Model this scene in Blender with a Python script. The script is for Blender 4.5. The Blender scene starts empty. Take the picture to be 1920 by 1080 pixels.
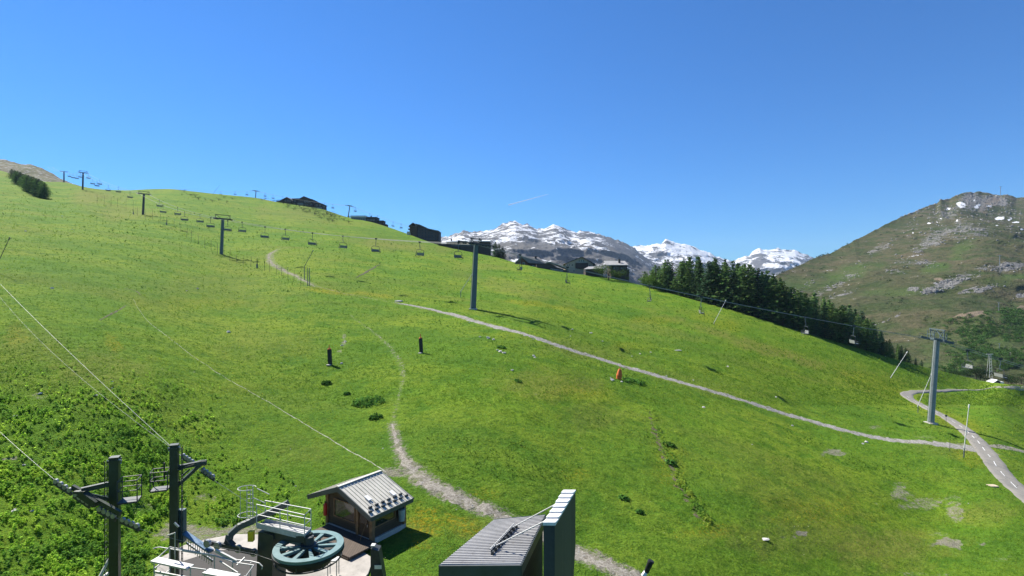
import bpy, math, random
import numpy as np
from mathutils import Vector, Matrix
random.seed(7); rng = np.random.default_rng(7)
scene = bpy.context.scene
COL = scene.collection
F = 1000.0; CX, CY = 960.0, 540.0        # calibrated lens of the photograph, in its pixels
R = math.radians

# ------------------------------------------------------------------ numpy noise
def _hash(ix, iy, iz, seed):
    h = (ix * 374761393 + iy * 668265263 + iz * 2147483647 + seed * 1274126177) & 0xFFFFFFFF
    h = ((h ^ (h >> 13)) * 1274126177) & 0xFFFFFFFF
    h = ((h ^ (h >> 15)) * 2246822519) & 0xFFFFFFFF
    return ((h ^ (h >> 16)) & 0xFFFFFF) / float(0xFFFFFF)
def vnoise(x, y, seed=0):
    x = np.asarray(x, float); y = np.asarray(y, float)
    ix = np.floor(x).astype(np.int64); iy = np.floor(y).astype(np.int64)
    fx = x - ix; fy = y - iy
    fx = fx*fx*fx*(fx*(fx*6-15)+10); fy = fy*fy*fy*(fy*(fy*6-15)+10)
    z = np.zeros_like(ix)
    a = _hash(ix, iy, z, seed); b = _hash(ix+1, iy, z, seed)
    c = _hash(ix, iy+1, z, seed); d = _hash(ix+1, iy+1, z, seed)
    return (a*(1-fx)+b*fx)*(1-fy) + (c*(1-fx)+d*fx)*fy
def fbm(x, y, o=4, seed=0, ridged=False):
    s = 0; amp = .5; tot = 0
    for k in range(o):
        n = vnoise(np.asarray(x)*2**k + 17.3*k, np.asarray(y)*2**k - 9.1*k, seed + k*31)
        if ridged: n = 1 - np.abs(2*n-1)
        s = s + amp*n; tot += amp; amp *= .5
    return s/tot

# ------------------------------------------------------------------ materials
class M_:
    pass
def newmat(name):
    m = bpy.data.materials.new(name); m.use_nodes = True
    nt = m.node_tree; nt.nodes.clear()
    return m, nt
def nd(nt, typ, ins=None, **props):
    n = nt.nodes.new(typ)
    for k, v in props.items(): setattr(n, k, v)
    for k, v in (ins or {}).items():
        s = n.inputs[k]
        if isinstance(v, bpy.types.NodeSocket): nt.links.new(v, s)
        elif isinstance(v, (tuple, list)) and s.type == 'RGBA' and len(v) == 3: s.default_value = (*v, 1)
        else: s.default_value = v
    return n
def ramp(nt, fac, stops, interp='LINEAR'):
    n = nd(nt, 'ShaderNodeValToRGB', {0: fac})
    cr = n.color_ramp; cr.interpolation = interp
    while len(cr.elements) < len(stops): cr.elements.new(.5)
    for e, (p, c) in zip(cr.elements, stops):
        e.position = p
        e.color = (c, c, c, 1) if not isinstance(c, tuple) else (*c, 1)
    return n.outputs[0]
def mixc(nt, fac, a, b, mode='MIX'):
    n = nd(nt, 'ShaderNodeMix', data_type='RGBA', blend_type=mode)
    for k, v in ((0, fac), (6, a), (7, b)):
        s = n.inputs[k]
        if isinstance(v, bpy.types.NodeSocket): nt.links.new(v, s)
        elif k == 0: s.default_value = v
        else: s.default_value = (*v, 1)
    return n.outputs[2]
def math_(nt, op, a, b=0.0, clamp=False):
    n = nd(nt, 'ShaderNodeMath', {0: a, 1: b}, operation=op); n.use_clamp = clamp
    return n.outputs[0]
def noise(nt, vec, scale, detail=4, rough=.6, dist=0):
    return nd(nt, 'ShaderNodeTexNoise', {'Vector': vec, 'Scale': scale, 'Detail': detail, 'Roughness': rough, 'Distortion': dist}).outputs[0]
def attr(nt, name, out=2):
    return nd(nt, 'ShaderNodeAttribute', attribute_name=name).outputs[out]
def finish(nt, color, rough=.8, metallic=0, bump=None, bstr=.3, bdist=.1, spec=.3, extra=None):
    b = nd(nt, 'ShaderNodeBsdfPrincipled', {'Base Color': color, 'Roughness': rough, 'Metallic': metallic, 'Specular IOR Level': spec})
    if bump is not None:
        bn = nd(nt, 'ShaderNodeBump', {'Height': bump, 'Strength': bstr, 'Distance': bdist})
        nt.links.new(bn.outputs[0], b.inputs['Normal'])
    o = nd(nt, 'ShaderNodeOutputMaterial')
    nt.links.new(b.outputs[0], o.inputs[0])
    return b
MATS = {}
def gmat(name, base, rough=.6, var=.25, scale=3, metallic=0, bump=.15, dirt=None, spec=.4):
    """generic weathered surface: base colour broken by two noises, a little bump"""
    if name in MATS: return MATS[name]
    m, nt = newmat(name)
    pos = nd(nt, 'ShaderNodeTexCoord').outputs['Object']
    a = noise(nt, pos, scale, 5); b = noise(nt, pos, scale*7, 3)
    lo = tuple(c*(1-var) for c in base); hi = tuple(min(1, c*(1+var)) for c in base)
    c = mixc(nt, ramp(nt, a, [(.3, 0.), (.7, 1.)]), lo, hi)
    c = mixc(nt, ramp(nt, b, [(.55, 0.), (.75, .5)]), c, dirt or tuple(x*.55 for x in base))
    rr = nd(nt, 'ShaderNodeMapRange', {0: a, 3: max(.05, rough-.12), 4: min(1, rough+.12)}).outputs[0]
    finish(nt, c, rr, metallic, b, bump, .02, spec)
    MATS[name] = m
    return m
def boards(name, base, pitch, axis='Z', rough=.75, groove=.25):
    """planks or ribs as a real surface pattern: grooves every `pitch` metres along an axis"""
    if name in MATS: return MATS[name]
    m, nt = newmat(name)
    pos = nd(nt, 'ShaderNodeTexCoord').outputs['Object']
    sp = nd(nt, 'ShaderNodeSeparateXYZ', {0: pos}).outputs[axis]
    q = math_(nt, 'DIVIDE', sp, pitch)
    fr = math_(nt, 'FRACT', q); fl = math_(nt, 'FLOOR', q)
    rnd = nd(nt, 'ShaderNodeTexWhiteNoise', {'W': fl}, noise_dimensions='1D').outputs[0]
    g = ramp(nt, fr, [(0, 0.), (.08, 1.), (.92, 1.), (1, 0.)])
    n = noise(nt, pos, 6, 5)
    c = mixc(nt, n, tuple(x*.65 for x in base), tuple(min(1, x*1.35) for x in base))
    c = mixc(nt, math_(nt, 'MULTIPLY', rnd, .4), c, tuple(x*.6 for x in base))
    c = mixc(nt, g, tuple(x*groove for x in base), c)
    finish(nt, c, rough, 0, g, .5, .02)
    MATS[name] = m
    return m

# ------------------------------------------------------------------ mesh builder
WLOC = {}
class MB:
    def __init__(s): s.v = []; s.f = []
    def add(s, vs, fs):
        o = len(s.v); s.v += [tuple(map(float, p)) for p in vs]; s.f += [tuple(i+o for i in q) for q in fs]
        return s
    def hexa(s, b4, t4):
        return s.add(list(b4)+list(t4), [(3,2,1,0),(4,5,6,7),(0,1,5,4),(1,2,6,5),(2,3,7,6),(3,0,4,7)])
    def box(s, c, size, ax=None, ay=None, az=None):
        c = Vector(c); ax = Vector(ax or (1,0,0)); ay = Vector(ay or (0,1,0)); az = Vector(az or (0,0,1))
        x, y, z = ax*size[0]/2, ay*size[1]/2, az*size[2]/2
        return s.hexa([c-x-y-z, c+x-y-z, c+x+y-z, c-x+y-z], [c-x-y+z, c+x-y+z, c+x+y+z, c-x+y+z])
    def bar(s, p, q, w, h=None, up=(0,0,1)):
        p, q = Vector(p), Vector(q); h = h or w
        d = (q-p); L = d.length
        if L < 1e-6: return s
        d /= L; up = Vector(up)
        if abs(d.dot(up)) > .98: up = Vector((0,1,0)) if abs(d.y) < .9 else Vector((1,0,0))
        sx = d.cross(up).normalized(); sz = sx.cross(d)
        return s.box((p+q)/2, (L, w, h), d, sx, sz)
    def tube(s, p, q, r, r2=None, n=8, cap=True):
        p, q = Vector(p), Vector(q); r2 = r if r2 is None else r2
        d = (q-p).normalized(); up = Vector((0,0,1)) if abs(d.z) < .95 else Vector((1,0,0))
        a = d.cross(up).normalized(); b = a.cross(d)
        vs = [p+(a*math.cos(2*math.pi*i/n)+b*math.sin(2*math.pi*i/n))*r for i in range(n)]
        vs += [q+(a*math.cos(2*math.pi*i/n)+b*math.sin(2*math.pi*i/n))*r2 for i in range(n)]
        fs = [(i, (i+1)%n, n+(i+1)%n, n+i) for i in range(n)]
        if cap: fs += [tuple(range(n-1,-1,-1)), tuple(range(n, 2*n))]
        return s.add(vs, fs)
    def poly(s, pts, r, n=6):
        pts = [Vector(p) for p in pts]; m = len(pts); vs = []; fs = []
        for k, p in enumerate(pts):
            d = (pts[min(k+1, m-1)]-pts[max(k-1, 0)]).normalized()
            up = Vector((0,0,1)) if abs(d.z) < .95 else Vector((1,0,0))
            a = d.cross(up).normalized(); b = a.cross(d)
            rr = r[k] if isinstance(r, (list, tuple)) else r
            vs += [p+(a*math.cos(2*math.pi*i/n)+b*math.sin(2*math.pi*i/n))*rr for i in range(n)]
        for k in range(m-1):
            fs += [(k*n+i, k*n+(i+1)%n, (k+1)*n+(i+1)%n, (k+1)*n+i) for i in range(n)]
        fs += [tuple(range(n-1,-1,-1)), tuple(range((m-1)*n, m*n))]
        return s.add(vs, fs)
    def prism(s, pts, d):
        """polygon pts extruded by vector d"""
        n = len(pts); d = Vector(d); pts = [Vector(p) for p in pts]
        return s.add(pts+[p+d for p in pts], [tuple(range(n-1,-1,-1)), tuple(range(n, 2*n))]+[(i, (i+1)%n, n+(i+1)%n, n+i) for i in range(n)])
    def ring(s, c, r0, r1, z0, z1, n=48):
        c = Vector(c); vs = []; fs = []
        for i in range(n):
            a = 2*math.pi*i/n; u = Vector((math.cos(a), math.sin(a), 0))
            vs += [c+u*r0+Vector((0,0,z0)), c+u*r1+Vector((0,0,z0)), c+u*r1+Vector((0,0,z1)), c+u*r0+Vector((0,0,z1))]
        for i in range(n):
            j = (i+1) % n
            for k in range(4): fs.append((i*4+k, j*4+k, j*4+(k+1)%4, i*4+(k+1)%4))
        return s.add(vs, fs)
    def blob(s, c, rad, seed=0, sub=2, amp=.25, squash=(1,1,1)):
        """irregular rock-like lump"""
        rn = random.Random(seed); n, m = 7+sub, 4+sub; c = Vector(c); vs = []; fs = []
        for j in range(m+1):
            t = math.pi*j/m
            for i in range(n):
                a = 2*math.pi*(i+.5*(j%2))/n
                rr = rad*(1+amp*(rn.random()*2-1))
                vs.append(c+Vector((math.sin(t)*math.cos(a)*squash[0], math.sin(t)*math.sin(a)*squash[1], math.cos(t)*squash[2]))*rr)
        for j in range(m):
            for i in range(n): fs.append((j*n+i, (j+1)*n+i, (j+1)*n+(i+1)%n, j*n+(i+1)%n))
        return s.add(vs, fs)
    def build(s, name, mat, parent=None, loc=None, smooth=False, local=False):
        base = Vector(WLOC[parent.name]) if parent else Vector(loc or (0,0,0))
        if local: base = Vector((0,0,0))
        me = bpy.data.meshes.new(name)
        me.from_pydata([tuple(Vector(p)-base) for p in s.v], [], s.f); me.update()
        if smooth:
            for p in me.polygons: p.use_smooth = True
        me.materials.append(mat)
        o = bpy.data.objects.new(name, me); COL.objects.link(o)
        if parent:
            o.parent = parent; WLOC[o.name] = WLOC[parent.name]
        else:
            o.location = loc or (0,0,0); WLOC[o.name] = tuple(loc or (0,0,0))
        return o
def tag(o, label=None, cat=None, group=None, kind=None):
    if label: o['label'] = label
    if cat: o['category'] = cat
    if group: o['group'] = group
    if kind: o['kind'] = kind
    return o
def thing(name, loc, label, cat, group=None, rz=0):
    o = bpy.data.objects.new(name, None); COL.objects.link(o)
    o.location = loc; o.rotation_euler = (0,0,rz); o.empty_display_size = .3
    WLOC[o.name] = tuple(loc)
    return tag(o, label, cat, group)
def dup(root, loc, rz=None, label=None, scale=None, group=None):
    r = root.copy(); COL.objects.link(r); r.location = loc
    if rz is not None: r.rotation_euler = (0,0,rz)
    if scale is not None: r.scale = scale
    if label: r['label'] = label
    if group: r['group'] = group
    for ch in list(root.children):
        c = ch.copy(); COL.objects.link(c); c.parent = r
        for g in list(ch.children):
            d = g.copy(); COL.objects.link(d); d.parent = c
    return r
def fastmesh(name, V, Fa, mat, cols=None, smooth=False, attrs=None):
    V = np.asarray(V, np.float32); Fa = np.asarray(Fa, np.int32); k = Fa.shape[1]
    me = bpy.data.meshes.new(name)
    me.vertices.add(len(V)); me.vertices.foreach_set('co', V.ravel())
    me.loops.add(Fa.size); me.loops.foreach_set('vertex_index', Fa.ravel())
    me.polygons.add(len(Fa)); me.polygons.foreach_set('loop_start', np.arange(0, Fa.size, k, dtype=np.int32))
    if smooth: me.polygons.foreach_set('use_smooth', np.ones(len(Fa), bool))
    me.update(calc_edges=True)
    for an, av in (attrs or {}).items():
        a = me.attributes.new(an, 'FLOAT', 'POINT'); a.data.foreach_set('value', np.asarray(av, np.float32).ravel())
    if cols is not None:
        a = me.attributes.new('tint', 'FLOAT_COLOR', 'POINT')
        c4 = np.ones((len(V), 4), np.float32); c4[:, :3] = cols; a.data.foreach_set('color', c4.ravel())
    me.materials.append(mat)
    o = bpy.data.objects.new(name, me); COL.objects.link(o); WLOC[o.name] = (0,0,0)
    return o
def grid_faces(nr, nc):
    i = np.arange(nr-1)[:, None]*nc + np.arange(nc-1)[None, :]
    return np.stack([i, i+nc, i+nc+1, i+1], -1).reshape(-1, 4)
def P(px, py, Y):
    """the point at depth Y seen at photograph pixel (px, py); the camera stands at the origin looking along +Y"""
    return Vector(((px-CX)/F*Y, Y, -(py-CY)/F*Y))

# ------------------------------------------------------------------ meadow: a surveyed hillside
S = 1.4
CTRL = [(-400,1080,14),(0,1080,19.5),(150,1085,19.4),(215,1085,19.6),(350,1080,21.6),(392,1010,24.9),(300,1046,22.9),(480,998,25.5),(300,1200,17.7),(640,1200,17.7),(690,1080,21.6),(690,1015,24.5),(1050,1080,24),(1400,1080,28),(1900,1080,36),(2300,1080,44),
 (500,1050,22.8),(0,900,25.5),(450,900,30.5),(300,900,29.5),(780,900,31),(1060,900,34),(1400,900,42),(1750,950,50),(0,700,36),(300,700,42),(0,540,60),(-400,600,45),
 (450,560,92),(618,683,57),(790,660,62),(1160,710,66),(887,578,98),(415,480,150),(268,407,225),(155,357,330),(560,520,115),
 (0,420,140),(0,320,440),(60,350,330),(1745,793,83),(1810,855,65),(1700,735,112),(1880,728,150),(1920,930,53),(1920,745,160),(1920,765,127),(1920,800,97),(1920,860,70),(2200,770,140),(2200,900,75),(1850,745,127),(1850,780,98),(1500,760,80),(1400,690,95),
 (120,341,430),(235,357,400),(330,355,400),(480,371,410),(605,393,380),(654,409,345),(760,438,290),(870,470,245),(965,492,220),(1060,511,205),(1200,536,188),
 (640,470,180),(800,500,165),(1000,560,120),(1370,580,160),(1530,630,148),(1660,668,150),(1740,690,158),(1850,718,190),(1920,722,185),(2100,742,190),(2300,760,200),(-400,250,420),
 (1400,1500,13.5),(690,1500,12.2),(0,1500,11),(1900,1500,17)]
cp = np.array([(a/1000, b/1000) for a, b, c in CTRL]); cu = np.array([1/(c*S) for a, b, c in CTRL])
def _phi(r2): return np.where(r2 > 0, r2*np.log(np.maximum(r2, 1e-12)), 0)
_n = len(cp)
_A = np.zeros((_n+3, _n+3)); _d2 = ((cp[:, None]-cp[None])**2).sum(-1)
_A[:_n, :_n] = _phi(_d2) + np.eye(_n)*2e-4; _A[:_n, _n] = 1; _A[:_n, _n+1:] = cp; _A[_n, :_n] = 1; _A[_n+1:, :_n] = cp.T
_w = np.linalg.solve(_A, np.concatenate([np.log(cu), np.zeros(3)]))
def ufield(px, py):
    q = np.stack([np.asarray(px, float)/1000, np.asarray(py, float)/1000], -1); sh = q.shape[:-1]; q = q.reshape(-1, 2)
    out = np.empty(len(q))
    for i in range(0, len(q), 20000):
        b = q[i:i+20000]; out[i:i+20000] = _phi(((b[:, None]-cp[None])**2).sum(-1)) @ _w[:_n] + _w[_n] + b @ _w[_n+1:]
    return np.exp(out).reshape(sh)
SKY = np.array([(-900,230),(-400,262),(0,319),(18,325),(40,333),(84,341),(120,341),(155,350),(185,355),(235,357),(280,354.5),(320,354),(400,363),(480,370.5),(515,378),(560,385),(605,392),(650,407),(700,417),(735,428),(760,437),(800,452),(830,462),(870,470),(930,482),(965,492),(1000,500),(1060,511),(1130,519),(1180,529),(1215,538),(1300,562),(1370,580),(1450,605),(1530,630),(1600,650),(1660,668),(1740,690),(1800,704),(1850,716),(1885,720),(1920,722),(2000,735),(2600,790),(3200,830)])
def skyline(px):
    k = np.linspace(-12, 12, 9)
    return sum(np.interp(np.asarray(px)+d, SKY[:, 0], SKY[:, 1]) for d in k)/9
cols = np.unique(np.concatenate([np.arange(-900, -40, 30), np.arange(-40, 1961, 4), np.arange(1970, 2900, 30)])).astype(float)
nc = len(cols); sk = skyline(cols)
tt = np.concatenate([np.linspace(0, 1, 300)**1.25*.999, []])
rowpy = sk[None] + (1110-sk)[None]*tt[:, None]
rowpy = np.concatenate([rowpy, np.repeat(np.linspace(1125, 1700, 22)[:, None], nc, 1)])
TY = 1/ufield(np.broadcast_to(cols, rowpy.shape), rowpy)
for r in range(len(TY)-2, -1, -1): TY[r] = np.maximum(TY[r], TY[r+1]*1.0008)
TX = (cols-CX)/F*TY; TZ = -(rowpy-CY)/F*TY
# gentle natural bumps (metres), quieter on the far crest
bump = (fbm(TX/9, TY/9, 4, 3)-.5)*.55 + (fbm(TX/1.6, TY/1.6, 3, 5)-.5)*.22
far = np.clip((TY-90)/200, 0, 1)
bump += far*((fbm(TX/38, TY/38, 3, 8)-.5)*1.8) * np.clip((rowpy-sk)/25, 0, 1)
left = np.clip((420-cols)/250, 0, 1)*np.clip((rowpy-660)/120, 0, 1)
bump += left*(fbm(TX/2.2, TY/2.2, 3, 12)-.4)*.5
bump *= np.clip((rowpy-sk)/6+.25, .25, 1)
TZ = TZ + bump
# level platform for the lift station
PADZ = -16.35
def in_poly(x, y, poly):
    x = np.asarray(x, float); y = np.asarray(y, float); r = np.zeros(x.shape, bool); j = len(poly)-1
    for i in range(len(poly)):
        xi, yi = poly[i]; xj, yj = poly[j]
        with np.errstate(divide='ignore', invalid='ignore'):
            c = ((yi > y) != (yj > y)) & (x < (xj-xi)*(y-yi)/(yj-yi+1e-12)+xi)
        r ^= c; j = i
    return r
def padpt(px, py): Y = -PADZ*F/(py-CY); return ((px-CX)/F*Y, Y)
PADPIX = [(392,1010),(440,1001),(520,1003),(560,1008),(600,1006),(612,1003),(668,1026),(700,1047),(690,1075),(670,1100),(640,1200),(255,1200),(300,1046),(345,1022)]
PAD = [padpt(*q) for q in PADPIX]
HUTQ = [padpt(q[0], q[1]) for q in ((600,992),(640,985),(765,1000),(775,1018),(700,1035),(640,1030))]
def poly_dist(x, y, poly):
    d = np.full(np.shape(x), 1e9)
    for i in range(len(poly)):
        ax, ay = poly[i]; bx, by = poly[(i+1) % len(poly)]
        t = np.clip(((x-ax)*(bx-ax)+(y-ay)*(by-ay))/((bx-ax)**2+(by-ay)**2), 0, 1)
        d = np.minimum(d, np.hypot(x-ax-t*(bx-ax), y-ay-t*(by-ay)))
    return np.where(in_poly(x, y, poly), 0, d)
near = (TY < 60) & (TX < 5) & (TX > -35)
for poly in (PAD, HUTQ):
    dd = poly_dist(TX[near], TY[near], poly)
    k = np.clip(1-dd/np.where(TX[near] < -14, 9., 3.), 0, 1); k = np.where(dd < .4, 1, k*k*(3-2*k))
    TZ[near] = TZ[near]*(1-k) + (PADZ-.12)*k
# the far side of the crest
back = [(1.02,.004),(1.05,.014),(1.1,.04),(1.2,.10),(1.45,.22),(1.9,.40)]
bY = np.stack([TY[0]*m for m, d in back[::-1]]); bZ = np.stack([TZ[0]*1.0 - TY[0]*d for m, d in back[::-1]])
bX = (cols-CX)/F*bY
nb = len(back)
TX = np.concatenate([bX, TX]); TY = np.concatenate([bY, TY]); TZ = np.concatenate([bZ, TZ])
rowpy = np.concatenate([np.repeat(sk[None], nb, 0), rowpy])
def ground_z(x, y):
    px = CX + F*x/max(y, .1); i = int(np.clip(np.searchsorted(cols, px)-1, 0, nc-2))
    t = (px-cols[i])/(cols[i+1]-cols[i])
    za = np.interp(y, TY[::-1, i], TZ[::-1, i]); zb = np.interp(y, TY[::-1, i+1], TZ[::-1, i+1])
    return float(za*(1-t)+zb*t)
def ground_z_many(x, y):
    px = CX + F*x/np.maximum(y, .1); i = np.clip(np.searchsorted(cols, px)-1, 0, nc-2)
    out = np.empty(len(x))
    order = np.argsort(i); ii = i[order]; st = np.searchsorted(ii, np.arange(nc)); st = np.append(st, len(ii))
    for c in np.unique(ii):
        s = order[st[c]:st[c+1]]; t = (px[s]-cols[c])/(cols[c+1]-cols[c])
        out[s] = np.interp(y[s], TY[::-1, c], TZ[::-1, c])*(1-t) + np.interp(y[s], TY[::-1, c+1], TZ[::-1, c+1])*t
    return out
def depth(px, py):
    """depth of the meadow at a photograph pixel (first hit, bumps included)"""
    i = int(np.clip(np.searchsorted(cols, px)-1, 0, nc-1))
    pyr = CY - F*TZ[nb:, i]/TY[nb:, i]
    return float(np.interp(py, np.maximum.accumulate(pyr), TY[nb:, i]))
def G(px, py):
    Y = depth(px, py); x = (px-CX)/F*Y
    return Vector((x, Y, ground_z(x, Y)))
def Gb(px, k):
    """a point just behind the crest, k times its distance"""
    Y = float(np.interp(px, cols, TY[nb]))*k; x = (px-CX)/F*Y
    return Vector((x, Y, ground_z(x, Y)))

def blobs(lst, px, py, wob=.35, seed=0):
    a = np.zeros(px.shape)
    n1 = (fbm(px/26, py/13, 3, 40+seed)-.5)*2*wob
    for (x, y, rx, ry, *rest) in lst:
        amt = rest[0] if rest else 1; rot = R(rest[1]) if len(rest) > 1 else 0
        dx, dy = px-x, py-y
        u = (dx*math.cos(rot)+dy*math.sin(rot))/rx; v = (-dx*math.sin(rot)+dy*math.cos(rot))/ry
        a = np.maximum(a, amt*np.clip((1.0-np.sqrt(u*u+v*v)+n1)*1.6, 0, 1))
    return a
PXG = np.broadcast_to(cols, rowpy.shape)
A_bare = blobs([(1562,850,40,12,.8,15),(1700,925,42,14,.7),(1740,945,60,22,.65),(1790,960,50,18,.7),(1660,900,18,9,.5),(1780,1018,36,12,.85),(1842,1018,16,9,.8),(1490,1002,28,8,1.,-6),
  (1640,800,26,7,.6),(1190,1035,20,5,.5),(1000,935,30,6,.4),(1720,1078,60,10,.5),(1870,1045,30,8,.5),(645,640,7,16,.7),(640,660,9,5,.7),(1010,745,18,7,.5,50),(930,635,22,4,.6),(15,865,40,7,.7),(95,885,20,8,.5),(70,740,40,10,.5),(300,690,30,5,.4),
  (280,948,30,10,.5),(640,900,20,7,.3),(930,905,60,14,.35),(1590,690,20,4,.3),(40,390,30,6,.2),(360,695,12,4,.5),(1745,820,30,6,.5),(390,930,40,14,.55),(350,985,35,12,.6),(310,355,30,5,.35),(830,480,60,6,.3),(500,435,120,4,.3,7),(700,449,90,4,.35,5),(1690,905,30,7,.5),(1770,935,40,9,.5),(1640,945,20,6,.4),(1810,985,24,6,.4),(1755,1000,20,5,.5),(1875,990,20,6,.35)], PXG, rowpy, 1.0)
A_dry = blobs([(560,400,120,20,.5),(220,400,90,20,.5),(640,390,90,10,.7,10),(180,370,60,18,.7),(960,540,120,16,.6,15),(1420,650,220,12,.8,18),(1240,620,130,14,.4,12),(1100,660,150,20,.5,10),(500,640,120,40,.35),(180,690,120,50,.45),(1030,720,120,40,.6),(1100,780,70,40,.35),(1650,1030,160,50,.7),(1850,960,80,30,.5),(560,850,80,40,.3),(430,540,200,40,.35),(760,1000,60,40,.5),(880,985,50,30,.4),
  (1500,1010,200,50,.45),(1780,840,90,20,.35),(1300,720,150,16,.4,14),(60,640,80,40,.4),(740,460,150,12,.7,5),(900,500,80,10,.4)], PXG, rowpy, .5, 1)
A_yel = blobs([(620,546,90,5,1.,6),(700,553,50,4,.8,8),(980,566,60,7,.9,6),(1060,578,60,6,.6,8),(840,400,70,12,.5,12),(660,393,60,6,.8,14),(795,985,40,45,1.),(870,985,50,22,.9,25),(1330,600,80,12,.6,15),(1640,720,120,20,.5,20),(1790,790,80,22,.6,20),(1830,850,50,30,.5),(1540,960,120,40,.4),(1330,995,70,20,.5),(30,630,30,25,.6),(210,640,30,14,.7,40),(900,925,40,14,.4),(1085,890,40,14,.4),(1250,880,40,60,.35),(1500,575,60,10,.3),(1230,600,60,9,.6),(1180,650,60,12,.4),(1080,735,80,20,.4),(370,570,150,14,.4)], PXG, rowpy, .5, 2)
A_lush = blobs([(120,780,190,80,.9),(300,850,130,60,.9),(160,980,200,110,.8),(690,752,40,12,.7),(420,800,60,30,.4),(1450,640,220,14,.8,18),(1350,880,120,60,.5),(1020,610,120,14,.5,14),(1600,650,120,12,.7,16),(1240,680,160,10,.5,16),(620,395,130,12,.5,12),(350,470,80,30,.4),(1850,770,60,20,.5),(1190,715,40,9,.7),(1260,760,60,25,.4)], PXG, rowpy, .5, 3)

def near_path(pix, half, soft, amt):
    pts = np.array([tuple(G(a, b))[:2] for a, b in pix]); d = np.full(TX.shape, 1e9)
    for k in range(len(pts)-1):
        a, b = pts[k], pts[k+1]; ab = b-a
        t = np.clip(((TX-a[0])*ab[0]+(TY-a[1])*ab[1])/(ab@ab+1e-9), 0, 1)
        hw = (half[k]+(half[k+1]-half[k])*t)
        d = np.minimum(d, np.hypot(TX-a[0]-t*ab[0], TY-a[1]-t*ab[1])-hw)
    return amt*np.clip(1-d/soft, 0, 1)
FOOT = [(735,795),(740,812),(746,835),(757,860),(772,880),(790,897),(830,920),(880,943),(930,962),(1000,997),(1060,1024),(1110,1047),(1180,1080),(1230,1110)]
FOW = [.35,.5,.7,.9,1.5,2.2,2.3,2.0,2.0,2.0,2.2,2.3,2.3,2.3]
TRACK = [(545,463),(520,468),(505,478),(508,492),(526,504),(560,520),(590,537),(640,548),(700,560),(740,567),(780,574),(850,590),(887,601),(960,620),(1040,645),(1120,670),(1200,694),(1300,722),(1400,752),(1500,783),(1600,810),(1700,827),(1790,836),(1835,842)]
TRW = [1.5,2.6,3.2,3.2,2.6,2.4,2.2,1.5,1.2,1.6,2.8,3,3,3.1,3.1,3,3,2.9,2.9,2.9,3,3.3,4.6,6.5]
A_bare = np.maximum(A_bare, near_path(FOOT, [w*.34 for w in FOW], 1.2, .8))
A_bare = np.maximum(A_bare, near_path([(724,886),(745,884),(772,884)], [.5,.6,.8], 1.2, .8))
A_bare = np.maximum(A_bare, near_path(TRACK[9:], [w*.4 for w in TRW[9:]], 1.2, .65)); A_bare = np.maximum(A_bare, near_path(TRACK[:10], [.4,1.0,1.4,1.4,1.1,.9,.6,.2,.1,.3], 1.6, .62))
HTR = [(655,590),(680,607),(715,634),(738,660),(752,680),(757,705),(750,735),(742,765),(736,795)]
A_bare = np.maximum(A_bare, near_path(HTR, [.05,.1,.2,.25,.25,.25,.05,.05,.1], .9, .55))
A_bare = np.maximum(A_bare, near_path([(262,575),(300,620),(420,705),(550,782),(650,842),(724,886)], [.0]*6, .5, .4))
A_bare = np.maximum(A_bare, near_path(PADPIX and [(330,995),(392,1008),(440,998),(520,998)], [.6]*4, 1.6, .8))
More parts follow.
